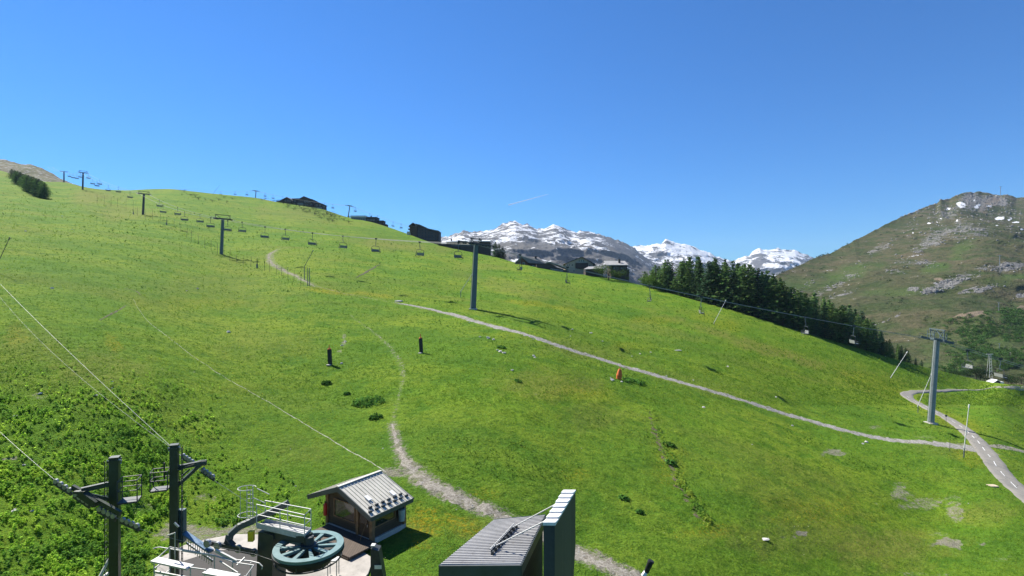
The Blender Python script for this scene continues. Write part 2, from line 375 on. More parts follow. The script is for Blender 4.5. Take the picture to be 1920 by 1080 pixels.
# ------------------------------------------------------------------ meadow surface
def meadow_mat():
    m, nt = newmat('meadow_turf')
    pos = nd(nt, 'ShaderNodeNewGeometry').outputs['Position']
    flat = nd(nt, 'ShaderNodeMapping', {0: pos, 3: (1, 1, .35)}).outputs[0]
    big = noise(nt, flat, .035, 6, .62); mid = noise(nt, flat, .22, 6, .68); fine = noise(nt, flat, 1.3, 6, .72); spk = noise(nt, flat, 6.5, 4, .75)
    c = mixc(nt, ramp(nt, big, [(.42, 0.), (.58, 1.)]), (.115, .215, .016), (.185, .262, .022))
    c = mixc(nt, ramp(nt, mid, [(.38, 1.), (.50, 0.)]), c, (.085, .178, .013))
    c = mixc(nt, ramp(nt, mid, [(.55, 0.), (.75, .5)]), c, (.205, .245, .026))
    band = nd(nt, 'ShaderNodeMapping', {0: pos, 2: (0, 0, R(38)), 3: (.3, 1, .3)}).outputs[0]
    bd = noise(nt, band, .055, 5, .6); bd2 = noise(nt, pos, .013, 4, .55)
    c = mixc(nt, ramp(nt, bd, [(.52, 0.), (.66, .6)]), c, (.165, .195, .030))
    c = mixc(nt, ramp(nt, bd, [(.34, .6), (.46, 0.)]), c, (.065, .150, .016))
    c = mixc(nt, ramp(nt, bd2, [(.36, .45), (.48, 0.)]), c, (.075, .160, .018))
    c = mixc(nt, ramp(nt, bd2, [(.54, 0.), (.66, .5)]), c, (.20, .215, .03))
    # darker tussocks and finer blades
    c = mixc(nt, ramp(nt, fine, [(.38, .7), (.49, 0.)]), c, (.045, .112, .010))
    c = mixc(nt, ramp(nt, fine, [(.56, 0.), (.72, .55)]), c, (.185, .265, .028))
    c = mixc(nt, ramp(nt, spk, [(.34, .7), (.5, 0.)]), c, (.026, .058, .006))
    c = mixc(nt, ramp(nt, spk, [(.58, 0.), (.75, .5)]), c, (.23, .285, .045))
    lush = attr(nt, 'lush'); dry = attr(nt, 'dry'); yel = attr(nt, 'yellow'); bare = attr(nt, 'bare')
    c = mixc(nt, math_(nt, 'MULTIPLY', lush, ramp(nt, mid, [(.3, .75), (.7, .25)])), c, (.080, .175, .014))
    c = mixc(nt, math_(nt, 'MULTIPLY', dry, ramp(nt, fine, [(.3, .35), (.65, .8)])), c, (.19, .17, .045))
    tiny = noise(nt, pos, 3.1, 4, .8)
    ys = math_(nt, 'MULTIPLY', yel, ramp(nt, tiny, [(.44, 0.), (.62, .75)]))
    c = mixc(nt, ys, c, (.36, .26, .012))
    # bare earth and stones, edges broken by noise
    e = math_(nt, 'ADD', bare, math_(nt, 'MULTIPLY', math_(nt, 'SUBTRACT', noise(nt, pos, 1.9, 7, .8), .5), 2.3))
    bm = ramp(nt, e, [(.52, 0.), (.80, .85)])
    soil = mixc(nt, ramp(nt, noise(nt, pos, 9, 4, .8), [(.4, 0.), (.65, 1.)]), (.15, .125, .085), (.36, .335, .29))
    bm = math_(nt, 'MULTIPLY', bm, ramp(nt, bare, [(.05, 0.), (.3, 1.)]))
    c = mixc(nt, bm, c, soil)
    h = math_(nt, 'ADD', math_(nt, 'MULTIPLY', fine, .6), math_(nt, 'MULTIPLY', spk, .25))
    h = math_(nt, 'ADD', h, mid)
    finish(nt, c, .95, 0, h, 1.0, .7, .05)
    return m
V = np.stack([TX, TY, TZ], -1).reshape(-1, 3)
meadow = fastmesh('meadow', V, grid_faces(len(TX), nc), meadow_mat(), smooth=True,
                  attrs={'bare': A_bare, 'dry': A_dry, 'yellow': A_yel, 'lush': A_lush})
tag(meadow, kind='structure')

# ------------------------------------------------------------------ gravel, asphalt
def gravel_mat(name, a, b, sc=7):
    m, nt = newmat(name)
    pos = nd(nt, 'ShaderNodeNewGeometry').outputs['Position']
    v = nd(nt, 'ShaderNodeTexVoronoi', {'Vector': pos, 'Scale': sc}).outputs[1]
    hue = nd(nt, 'ShaderNodeSeparateXYZ', {0: v}).outputs[0]
    n = noise(nt, pos, .8, 5, .7); n2 = noise(nt, pos, 11, 3, .8)
    c = mixc(nt, hue, a, b)
    c = mixc(nt, ramp(nt, n, [(.52, 0.), (.66, .8)]), c, (.085, .105, .03))
    c = mixc(nt, ramp(nt, n2, [(.36, .7), (.5, 0.)]), c, (.07, .065, .05))
    c = mixc(nt, ramp(nt, n2, [(.62, 0.), (.72, .8)]), c, (.42, .41, .385))
    finish(nt, c, .95, 0, n2, .8, .06, .1)
    return m
def world_path(pix, step=.5):
    pts = [G(a, b) for a, b in pix]; w = None
    P2 = np.array([(p.x, p.y) for p in pts])
    # smooth curve through the points (Catmull-Rom)
    out = []; par = []
    for i in range(len(P2)-1):
        p0, p1, p2, p3 = P2[max(i-1, 0)], P2[i], P2[i+1], P2[min(i+2, len(P2)-1)]
        n = max(2, int(np.hypot(*(p2-p1))/step))
        t = np.linspace(0, 1, n, endpoint=False)[:, None]
        out.append(.5*((2*p1)+(-p0+p2)*t+(2*p0-5*p1+4*p2-p3)*t*t+(-p0+3*p1-3*p2+p3)*t**3)); par.append(i+t[:, 0])
    out.append(P2[-1:]); par.append(np.array([len(P2)-1.]))
    return np.concatenate(out), np.concatenate(par)
def ribbon(name, pix, widths, mat, lift=.03, ragged=.25, seed=0, nw=9, step=.5, kind='structure', freq=1.):
    c, par = world_path(pix, step); w = np.interp(par, np.arange(len(pix)), widths)/2
    d = np.gradient(c, axis=0); d /= np.linalg.norm(d, axis=1)[:, None]+1e-9; nrm = np.stack([d[:, 1], -d[:, 0]], 1)
    s = np.arange(len(c))*step
    wl = w*(1+ragged*2.2*(fbm(s/1.3*freq, s*0+seed, 4, seed)-.5)+ragged*(vnoise(s*2.2*freq, s*0, seed+5)-.5)); wr = w*(1+ragged*2.2*(fbm(s/1.3*freq, s*0+seed+50, 4, seed+9)-.5)+ragged*(vnoise(s*2.2*freq, s*0, seed+6)-.5))
    f = np.linspace(-1, 1, nw)
    off = np.where(f[None] < 0, f[None]*wl[:, None], f[None]*wr[:, None])
    X = c[:, 0:1]+nrm[:, 0:1]*off; Y = c[:, 1:2]+nrm[:, 1:2]*off
    Z = ground_z_many(X.ravel(), Y.ravel()).reshape(X.shape)
    prof = np.where(np.abs(f) > .99, -.06, lift)
    Z = Z+prof[None]*np.maximum(1, Y/90)
    o = fastmesh(name, np.stack([X, Y, Z], -1).reshape(-1, 3), grid_faces(len(c), nw), mat, smooth=True)
    if kind: tag(o, kind=kind)
    return c, par, w, nrm
grav = gravel_mat('grey_gravel', (.19,.18,.165), (.36,.345,.315), 6)
earth = gravel_mat('stony_earth', (.17,.15,.115), (.33,.305,.26), 7)
tr = ribbon('gravel_track', TRACK[9:], [.3, 1.6]+[w*.86 for w in TRW[11:]], grav, .03, .55, 1, step=.3, freq=2)
ribbon('worn_trail', TRACK[1:7], [.4,1.7,2.0,1.8,1.3,.3], gravel_mat('faint_trail_soil', (.15,.135,.09), (.30,.27,.21), 5), .01, 1.1, 11, nw=5, step=.3, freq=1.5)
fo = ribbon('footpath', FOOT, [w*.72 for w in FOW], earth, .012, .95, 2, step=.12, freq=2.6)
t1 = ribbon('hillside_trail', [(680,607),(715,634),(738,660),(752,680),(757,705)], [.15,.42,.6,.6,.5], earth, -.005, 1.6, 3, nw=5, step=.15, freq=2.5)
ribbon('side_path', [(1835,836),(1875,838),(1920,845),(1990,860)], [1.5,2.2,2.2,2.2], earth, .035, .5, 4)
ribbon('drainage_ditch', [(1217,768),(1222,790),(1232,820),(1243,850),(1262,890),(1283,925),(1305,960),(1322,985)], [.5,.95,.8,1.0,.9,1.0,.9,.3], gravel_mat('dark_ditch_soil', (.06,.05,.03), (.15,.125,.08), 5), .0, 1.7, 5, nw=5, step=.15, freq=2.2)
ribbon('stone_gutter', [(250,560),(268,590),(300,620),(345,655),(420,705),(480,740),(550,782),(600,812),(650,842),(690,864),(724,886)], [.04,.05,.05,.06,.05,.06,.12,.15,.16,.17,.18], gravel_mat('pale_gutter_stone', (.30,.29,.26), (.45,.43,.4), 4), .04, .8, 6, nw=3, step=.25)
for q in ([(185,600),(215,585),(235,572)], [(232,540),(255,545),(263,553)]):
    ribbon('worn_trail', q, [.2,.45,.25], gravel_mat('dark_ditch_soil2', (.06,.055,.03), (.14,.12,.08), 5), .02, .9, 7, nw=5)
ribbon('worn_trail', [(668,520),(690,508),(712,496)], [.3,1.3,.3], gravel_mat('dark_ditch_soil3', (.06,.055,.03), (.14,.12,.08), 5), .05, .9, 8, nw=5)
# road with its dashed centre line
def asphalt_mat():
    m, nt = newmat('asphalt')
    pos = nd(nt, 'ShaderNodeNewGeometry').outputs['Position']
    n = noise(nt, pos, .35, 5, .6); f = noise(nt, pos, 14, 3, .7)
    c = mixc(nt, n, (.195, .182, .155), (.28, .262, .225))
    c = mixc(nt, ramp(nt, f, [(.4, .35), (.55, 0.)]), c, (.10, .095, .085))
    cr = nd(nt, 'ShaderNodeTexVoronoi', {'Vector': pos, 'Scale': .25}, feature='DISTANCE_TO_EDGE').outputs[0]
    c = mixc(nt, ramp(nt, cr, [(0., .7), (.012, 0.)]), c, (.05, .048, .045))
    finish(nt, c, .9, 0, f, .3, .02, .25)
    return m
ROAD = [(1935,722),(1905,727),(1880,727.5),(1860,728),(1807,731),(1755,732),(1724,733.5),(1706,736),(1700,741),(1708,748),(1730,760),(1756,773),(1781,787),(1807,804),(1826,821),(1842,839),(1857,858),(1872,879),(1895,904),(1925,930),(1975,970),(2080,1040)]
RDW = [2.2,2.2,2.,1.5,1.4,1.5,1.9,2.6,3.4,3.4,3.4,3.4,3.4,3.4,3.4,3.5,3.5,3.5,3.6,3.6,3.6,3.6]
rc = ribbon('road', ROAD, RDW, asphalt_mat(), .09, .06, 9, nw=9)
c_, par_, w_, n_ = rc
mb = MB(); k = 0
def road_pt(i, off):
    x = c_[i, 0]+n_[i, 0]*off; y = c_[i, 1]+n_[i, 1]*off
    return Vector((x, y, ground_z(x, y)+.105*max(1, y/90)))
i = 60
while i < len(c_)-8:
    L = 6
    if c_[i, 1] > 150: i += 16; continue
    a = [road_pt(i+j, -.05) for j in range(L)]; b = [road_pt(i+j, .05) for j in range(L)]
    mb.add(a+b, [(j, j+1, L+j+1, L+j) for j in range(L-1)])
    i += 11
o = mb.build('road_markings', gmat('road_paint', (.78,.78,.74), .7, .1)); tag(o, kind='structure')

# ------------------------------------------------------------------ far terrain
def ridge_mesh(name, sky, base, Yr, Yb, mat, amp, scale, px0, px1, dpx, rows, attrs=None, seed=0, base_amp=.15, pw=1.0, ridged=True, edge=3, smooth=60):
    xs = np.arange(px0, px1+.1, dpx); sk = np.array(sky, float)
    s = np.interp(xs, sk[:, 0], sk[:, 1])
    jit = (fbm(xs/9, xs*0+seed, 4, seed+77)-.5)*edge
    t = np.linspace(0, 1, rows)**pw
    kx = np.exp(-np.linspace(-2, 2, 61)**2); kx /= kx.sum();
    xi = xs[:, None]+np.linspace(-smooth, smooth, 61)[None]; ss = (np.interp(xi, sk[:, 0], sk[:, 1])*kx).sum(1)
    py = ss[None]+(np.asarray(base)-ss[None])*t[:, None] + (s-ss)[None]*np.exp(-t[:, None]*9) + jit[None]*np.exp(-t[:, None]*rows*.25)
    yr = np.interp(xs, *np.array(Yr, float).T) if isinstance(Yr, list) else np.full(len(xs), float(Yr))
    u = 1/yr[None]+(1/Yb-1/yr[None])*(t[:, None]**1.15)
    Y = 1/u; X = (xs-CX)/F*Y; Z = -(py-CY)/F*Y
    fade = np.clip(t[:, None]*5, 0, 1)
    n = fbm(X/scale, Y/scale*.8+Z/scale*.7, 6, seed, ridged)-.5
    n2 = fbm(X/scale*.3, Z/scale*.3+Y/scale*.2, 4, seed+3, ridged)-.5
    dY = -(n*amp*1.6+n2*amp*2.0)*fade
    Z = Z+n*amp*fade*.35; Y2 = Y+dY; X = X*(Y2/Y) if False else X
    Vb = np.stack([X, Y2, Z], -1)
    bk = Vb[:1].copy(); bk[..., 1] *= 1.12; bk[..., 2] -= yr*.08
    Vall = np.concatenate([bk, Vb])
    pyf = np.concatenate([py[:1], py]); pxf = np.broadcast_to(xs, pyf.shape)
    at = {k: f(pxf, pyf) for k, f in (attrs or {}).items()}
    at['drop'] = np.clip((pyf-s[None])/120, 0, 1)
    o = fastmesh(name, Vall.reshape(-1, 3), grid_faces(len(Vall), len(xs)), mat, smooth=True, attrs=at)
    tag(o, kind='structure')
    return Vall, xs
def snow_mat(name, snow_lo, snow_hi, scale, brown=.5):
    m, nt = newmat(name)
    g = nd(nt, 'ShaderNodeNewGeometry'); pos = g.outputs['Position']
    st = nd(nt, 'ShaderNodeMapping', {0: nd(nt, 'ShaderNodeMapping', {0: pos, 2: (0, 0, R(18))}).outputs[0], 3: (.9, .16, 1.2)}).outputs[0]
    st2 = nd(nt, 'ShaderNodeMapping', {0: nd(nt, 'ShaderNodeMapping', {0: pos, 2: (0, 0, R(-30))}).outputs[0], 3: (1., .2, 1.2)}).outputs[0]
    a = noise(nt, st, scale, 9, .70, 1.2); b = noise(nt, st2, scale*2.1, 7, .7, 1.2); fine = noise(nt, pos, scale*5, 5, .7)
    drop = attr(nt, 'drop'); sn = attr(nt, 'snow')
    v = math_(nt, 'ADD', math_(nt, 'MULTIPLY', a, 1.3), math_(nt, 'SUBTRACT', math_(nt, 'MULTIPLY', b, .9), .6))
    v = math_(nt, 'ADD', v, math_(nt, 'MULTIPLY', math_(nt, 'SUBTRACT', sn, .5), .5))
    nz = nd(nt, 'ShaderNodeSeparateXYZ', {0: g.outputs['Normal']}).outputs[2]
    v = math_(nt, 'ADD', v, math_(nt, 'MULTIPLY', math_(nt, 'SUBTRACT', nz, .75), .05))
    fac = ramp(nt, v, [(snow_lo, 0.), (snow_hi, 1.)])
    rock = mixc(nt, ramp(nt, fine, [(.35, 0.), (.65, 1.)]), (.045, .046, .052), (.11, .105, .10))
    rock = mixc(nt, ramp(nt, noise(nt, pos, scale*.25, 4), [(.42, 0.), (.6, brown)]), rock, (.085, .072, .05))
    c = mixc(nt, fac, rock, (.60, .61, .63))
    h = math_(nt, 'ADD', math_(nt, 'MULTIPLY', b, .7), math_(nt, 'MULTIPLY', fine, .4))
    finish(nt, c, .85, 0, h, .8, .5/scale*.5, .15)
    return m
SA = [(700,470),(800,452),(822,447),(840,443),(858,437),(868,431),(878,434),(895,435),(915,430),(932,426),(940,421),(950,419),(957,414),(966,413.5),(975,416),(985,420),(1000,425),(1008,431),(1018,429),(1028,426),(1038,421),(1047,421),(1060,427),(1070,433),(1085,433),(1097,431.5),(1110,436),(1128,440),(1150,447),(1168,455),(1185,463),(1200,474),(1216,488),(1235,497),(1260,510),(1300,540)]
ridge_mesh('snowy_mountain', SA, 640, 4600, 1200, snow_mat('snow_and_rock', .535, .565, .0062), 150, 330, 690, 1300, 1.25, 170,
   {'snow': lambda x, y: np.clip(.47 - (y-440)/170 + .12*np.exp(-((x-965)/50)**2-((y-440)/22)**2) + .12*np.exp(-((x-860)/40)**2-((y-450)/14)**2) - .08*np.exp(-((x-1150)/40)**2-((y-470)/14)**2), .31, .66)}, 21, edge=9)
SB = [(1080,475),(1160,462),(1183,463),(1200,459),(1212,461),(1230,457),(1240,455),(1247,449.5),(1254,451),(1262,455),(1275,456),(1285,457),(1300,462),(1325,472),(1350,482),(1372,490),(1395,500),(1450,520),(1500,540)]
ridge_mesh('snowy_mountain', SB, 620, 6200, 3000, snow_mat('deep_snow', .52, .55, .0046), 190, 380, 1080, 1500, 1.25, 110,
   {'snow': lambda x, y: np.clip(.66-(y-475)/110, 0.1, .72)}, 35, edge=6)
SC_ = [(1330,505),(1365,492),(1380,487),(1395,482),(1405,478),(1415,470),(1422,466),(1432,467),(1445,467),(1460,466),(1475,467.5),(1490,469),(1500,473),(1522,482),(1560,497),(1620,520)]
ridge_mesh('snowy_mountain', SC_, 620, 7000, 3500, snow_mat('patchy_snow', .53, .56, .0042), 210, 380, 1330, 1620, 1.25, 110,
   {'snow': lambda x, y: np.clip(.64-(y-490)/100-.4*np.exp(-((x-1420)/14)**2-((y-490)/14)**2), .05, .7)}, 52, edge=6)
# rocky knoll at the upper left
def knoll_mat():
    m, nt = newmat('heath_and_rock'); pos = nd(nt, 'ShaderNodeNewGeometry').outputs['Position']
    a = noise(nt, pos, .02, 7, .7); b = noise(nt, pos, .12, 5, .7)
    c = mixc(nt, ramp(nt, a, [(.4, 0.), (.6, 1.)]), (.075, .085, .03), (.13, .115, .06))
    c = mixc(nt, ramp(nt, b, [(.52, 0.), (.62, .9)]), c, (.27, .26, .24))
    finish(nt, c, .95, 0, b, .8, 3, .1); return m
ridge_mesh('rocky_knoll', [(-400,250),(-150,280),(0,298),(12,299.5),(22,303),(40,308),(58,308),(68,312),(78,315),(90,321),(102,327),(112,334),(128,341),(150,349),(180,362)], 400, 1000, 700, knoll_mat(), 14, 60, -400, 180, 2, 60, None, 61, edge=2)
# the big mountain across the valley
SM = [(1350,610),(1400,560),(1440,527),(1455,517),(1470,509),(1495,499),(1520,487),(1545,478),(1565,471),(1585,460),(1602,451),(1622,441),(1640,431),(1665,419),(1690,408),(1715,397),(1735,388),(1745,384),(1755,382),(1765,375),(1780,374),(1792,367),(1802,362),(1815,361),(1830,359.5),(1845,360),(1860,363),(1875,366),(1890,366),(1905,370),(1920,369),(1960,366),(2050,380),(2300,350),(2600,430),(3000,560)]
MR_rock = [(1830,395,150,45,.42),(1700,440,60,30,.3,-35),(1838,378,80,26,1.),(1780,405,70,14,.7,-25),(1753,534,44,24,1.,-15),(1821,543,30,14,.95),(1862,503,75,9,.95,-2),(1714,462,60,14,.75,-35),(1792,434,80,22,.7),(1640,468,70,10,.6,-33),(1560,530,60,9,.6,-35),(1690,495,60,10,.6),(1580,548,30,6,.7,-15),(1695,543,18,8,.8),(1690,590,6,4,.9),(1678,600,6,4,.9),(1668,612,9,3,.9,-50),(1655,620,12,3,.8),(1905,555,20,6,.9),(1650,510,30,7,.6),(1500,540,60,8,.5,-35),(1880,455,50,12,.5)]
MR_snow = [(1805,384,14,5,1.,15),(1834,386,7,6,1.),(1779,391,5,2.6,1.),(1882,407,9,3,1.),(1855,387,8,2,1.),(1740,419,4,2,1.),(1754,417,3,3,1.),(1761,411,3,3,1.),(1843,410,3.5,2,1.),(1900,409,3,3,1.),(1895,436,5,1.6,1.),(1913,414,6,1.6,1.),(1827,376,6,2.4,1.),(1870,366,9,1.6,1.),(1912,369,8,1.5,1.),(1918,447,4,1.6,1.),(1700,440,2,1.5,1.),(1786,416,3,1.6,1.),(1850,428,3,1.4,1.)]
MR_green = [(1727,502,34,13,1.,-8),(1769,478,26,16,.8,-45),(1870,524,60,7,.9),(1585,507,80,14,.7,-18),(1680,548,60,10,.7),(1640,545,40,9,.6,-10),(1560,520,50,12,.5,-28),(1860,640,90,60,.7),(1900,470,40,5,.6),(1780,690,90,30,.8),(1760,640,60,30,.5),(1905,610,40,40,.7),(1500,530,60,20,.5)]
MR_scree = [(1815,592,52,7,1.,-6),(1914,580,17,9,1.,-15),(1860,378,60,20,.5,-50),(1855,395,60,7,.5,-55),(1730,525,18,5,.7)]
def massif_mat():
    m, nt = newmat('alpine_heath'); pos = nd(nt, 'ShaderNodeNewGeometry').outputs['Position']
    big = noise(nt, pos, .006, 7, .65); mid = noise(nt, pos, .035, 7, .68); fn = noise(nt, pos, .14, 6, .72); sp = noise(nt, pos, .4, 4, .75)
    c = mixc(nt, ramp(nt, big, [(.38, 0.), (.62, 1.)]), (.066, .070, .031), (.098, .084, .047))
    c = mixc(nt, ramp(nt, mid, [(.40, .8), (.54, 0.)]), c, (.040, .062, .018))
    c = mixc(nt, ramp(nt, mid, [(.58, 0.), (.70, .6)]), c, (.125, .108, .055))
    c = mixc(nt, ramp(nt, fn, [(.36, .6), (.5, 0.)]), c, (.032, .045, .014))
    gr = math_(nt, 'MULTIPLY', attr(nt, 'green'), ramp(nt, mid, [(.3, .95), (.7, .6)]))
    c = mixc(nt, gr, c, (.058, .098, .022))
    rk = math_(nt, 'ADD', attr(nt, 'rock'), math_(nt, 'MULTIPLY', math_(nt, 'SUBTRACT', fn, .5), 2.4))
    rk = math_(nt, 'ADD', rk, math_(nt, 'MULTIPLY', math_(nt, 'SUBTRACT', mid, .5), 1.6)); rk = ramp(nt, rk, [(.62, 0.), (.80, 1.)])
    rcol = mixc(nt, ramp(nt, sp, [(.4, 0.), (.62, 1.)]), (.09, .088, .082), (.25, .24, .225))
    c = mixc(nt, rk, c, rcol)
    sc = math_(nt, 'ADD', attr(nt, 'scree'), math_(nt, 'MULTIPLY', math_(nt, 'SUBTRACT', mid, .5), .8))
    c = mixc(nt, ramp(nt, sc, [(.4, 0.), (.6, .85)]), c, (.20, .155, .11))
    sn = math_(nt, 'ADD', attr(nt, 'snow'), math_(nt, 'MULTIPLY', math_(nt, 'SUBTRACT', math_(nt, 'ADD', math_(nt, 'MULTIPLY', mid, .5), math_(nt, 'MULTIPLY', fn, .5)), .5), 3.2))
    c = mixc(nt, ramp(nt, sn, [(.48, 0.), (.56, 1.)]), c, (.66, .67, .69))
    h = math_(nt, 'ADD', mid, math_(nt, 'MULTIPLY', fn, .6))
    finish(nt, c, .95, 0, h, .8, 6, .08)
    return m
MV, MXS = ridge_mesh('rocky_mountain', SM, 770, [(1350,620),(1440,700),(1600,950),(1840,1500),(2000,1500),(3000,1200)], 285, massif_mat(), 50, 170, 1350, 3000, 2, 230,
   {'rock': lambda x, y: blobs(MR_rock, x, y, .6, 5), 'snow': lambda x, y: blobs(MR_snow, x, y, .5, 6), 'green': lambda x, y: blobs(MR_green, x, y, .5, 7), 'scree': lambda x, y: blobs(MR_scree, x, y, .4, 8)}, 71, edge=4, ridged=False)
MPY = CY-F*MV[..., 2]/MV[..., 1]
def MG(px, py):
    """point on the big mountain seen at a photograph pixel"""
    pxs = CX+F*MV[1:, :, 0]/MV[1:, :, 1]
    d = (pxs-px)**2+(MPY[1:]-py)**2; r, c = np.unravel_index(np.argmin(d), d.shape)
    return Vector(MV[1+r, c])

# ------------------------------------------------------------------ camera, sun, sky
cam = bpy.data.objects.new('camera', bpy.data.cameras.new('camera')); COL.objects.link(cam)
cam.location = (0, 0, 0); cam.rotation_euler = (R(90), 0, 0)
cam.data.sensor_width = 36; cam.data.lens = 36*F/1920; cam.data.clip_end = 60000; cam.data.clip_start = .5
scene.camera = cam
SUN = Vector((-11.8, 10.2, 16.0)).normalized()
sun = bpy.data.objects.new('sun', bpy.data.lights.new('sun', 'SUN')); COL.objects.link(sun)
sun.data.energy = 5.0; sun.data.angle = R(.53); sun.data.color = (1, .95, .86)
sun.rotation_euler = SUN.to_track_quat('Z', 'Y').to_euler()
w = bpy.data.worlds.new('World'); scene.world = w; w.use_nodes = True
nt = w.node_tree; nt.nodes.clear()
skyn = nd(nt, 'ShaderNodeTexSky', sky_type='NISHITA', sun_disc=False, sun_elevation=math.asin(SUN.z), sun_rotation=math.atan2(SUN.x, SUN.y), altitude=1800, air_density=1.4, dust_density=0, ozone_density=10.0)
bg = nd(nt, 'ShaderNodeBackground', {0: mixc(nt, 1.0, skyn.outputs[0], (.42, .75, 1.0), 'MULTIPLY'), 1: .066})
nt.links.new(bg.outputs[0], nd(nt, 'ShaderNodeOutputWorld').inputs[0])
scene.view_settings.view_transform = 'Standard'; scene.view_settings.look = 'None'
scene.view_settings.exposure = 1.13; scene.view_settings.gamma = 1
scene.cycles.max_bounces = 5; scene.cycles.diffuse_bounces = 3; scene.cycles.glossy_bounces = 2; scene.cycles.transmission_bounces = 3; scene.cycles.transparent_max_bounces = 8
# ------------------------------------------------------------------ shared materials
DG = gmat('dark_green_paint', (.026,.040,.028), .45, .3, 2)
TG = gmat('tower_grey_paint', (.085,.115,.125), .5, .2, 1.5)
TGL = gmat('tower_light_grey', (.20,.23,.235), .5, .2, 1.5)
GALV = gmat('galvanised_steel', (.46,.46,.44), .55, .15, 5, .1, .05)
STEEL = gmat('bare_steel', (.32,.33,.34), .4, .2, 4, .6)
BLACK = gmat('black_rubber', (.012,.013,.014), .6, .3, 4)
DKSTEEL = gmat('dark_steel', (.035,.04,.042), .5, .3, 4)
ROPE = gmat('steel_rope', (.30,.295,.28), .45, .2, 3, .2)
WHITE = gmat('white_paint', (.74,.74,.72), .5, .08, 3)
CONC = gmat('concrete', (.42,.40,.365), .9, .18, 1.2, 0, .3)
WOODDK = boards('dark_timber', (.085,.062,.042), .16)
WOODMD = gmat('honey_timber', (.21,.125,.06), .7, .35, 4)
TEAL = gmat('teal_paint', (.125,.21,.205), .45, .15, 2)
RED = gmat('red_paint', (.45,.03,.02), .45, .2, 3)
ORANGE = gmat('orange_foam', (.62,.14,.035), .8, .25, 4)
YELL = gmat('yellow_paint', (.72,.55,.02), .5, .15, 3)
BLUEM = gmat('blue_grey_paint', (.10,.17,.25), .35, .2, 3)
STONE = gmat('pale_stone', (.42,.41,.38), .9, .3, 2.5, 0, .5)
GREYROOF = gmat('slate_grey_roof', (.27,.265,.255), .7, .25, .6)
PALEROOF = gmat('pale_metal_roof', (.62,.62,.62), .5, .15, .5)
def glass():
    m, nt = newmat('window_glass')
    pos = nd(nt, 'ShaderNodeTexCoord').outputs['Object']
    finish(nt, mixc(nt, noise(nt, pos, .8), (.012,.016,.016), (.035,.04,.035)), .06, 0, None, spec=.8)
    return m
GLASS = glass()
UP = Vector((0,0,1))

# ------------------------------------------------------------------ lift station
pad = MB()
def drop(pts, z): return [(x, y, z) for x, y in pts]
def platform(name, poly, z, thick, mat):
    m = MB(); m.prism(drop(poly, z-thick), (0,0,thick)); o = m.build(name, mat); return tag(o, kind='structure')
platform('concrete_pad', PAD, PADZ, .5, gmat('station_concrete', (.33,.305,.27), .92, .3, .7, 0, .35))

# operator hut -------------------------------------------------------
d0 = 33.6
D0 = Vector((-.265*d0, d0, 0)); WD = Vector((-.828,.56,0)).normalized(); LD = Vector((.56,.828,0)).normalized()
HW, HL, ZE, ZA = 6.42, 3.72, -14.45, -13.22
def H(a, b, z): return Vector((D0.x, D0.y, 0))+WD*a+LD*b+UP*z
hut = thing('operator_hut', H(2.6, 1.9, PADZ), 'small timber operator hut with a ribbed grey metal gable roof beside the teal wheel', 'hut')
a0, a1, b0, b1 = .45, 4.9, .5, 3.3
sl = (ZA-ZE)/(HW/2)
def zr(a): return ZA-abs(a-HW/2)*sl-.10
m = MB()
prof = [(a0, PADZ), (a1, PADZ), (a1, zr(a1)), (HW/2, zr(HW/2)), (a0, zr(a0))]
m.prism([H(a, b0, z) for a, z in prof], LD*(b1-b0)); m.build('wall', WOODDK, hut)
m = MB(); m.prism([H(a, b0-.12, PADZ-.1) for a in ()] or [H(a0-.12, b0-.12, PADZ-.4), H(a1+.1, b0-.12, PADZ-.4), H(a1+.1, b1+.1, PADZ-.4), H(a0-.12, b1+.1, PADZ-.4)], UP*.62); m.build('plinth', CONC, hut)
for a, b, w in ((a0, b0, .26), (a0, b1, .24), (a1, b0, .24), (1.75, b0-.02, .24)):
    m = MB(); p = H(a, b, 0); m.bar(p+UP*(PADZ+.05), p+UP*(zr(a)-.02), w, w, LD); m.build('corner_post', WOODMD, hut)
def window_on(parent, c, ax, ay, w, h, frame=WOODMD, depth=.09, t=.07):
    """window: c centre on wall face, ax along wall, ay outward"""
    c, ax, ay = Vector(c), Vector(ax), Vector(ay); m = MB()
    for s in (-1, 1):
        m.box(c+ax*s*(w/2)+ay*depth/2, (t, depth, h+t), ax, ay)
        m.box(c+UP*s*(h/2)+ay*(depth/2-.004), (w-t, depth-.008, t), ax, ay)
    f = m.build('window', frame, parent)
    MB().box(c+ay*.02, (w-t*.9, .03, h-t*.9), ax, ay).build('pane', GLASS, f)
    return f
window_on(hut, H(3.1, b0, PADZ+1.45), WD, -LD, 2.1, 1.15)
window_on(hut, H(a0, 1.55, PADZ+1.36), LD, -WD, 1.75, .9)
m = MB(); m.box(H(1.12, b0-.03, PADZ+.98), (.95, .07, 1.75), WD, LD); dr = m.build('door', boards('hut_door_wood', (.10,.062,.035), .14), hut)
MB().box(H(1.12, b0-.075, PADZ+1.42), (.68, .03, .72), WD, LD).build('pane', GLASS, dr)
MB().bar(H(.75, b0-.12, PADZ+.95), H(.75, b0-.12, PADZ+1.1), .04).build('handle', STEEL, dr)
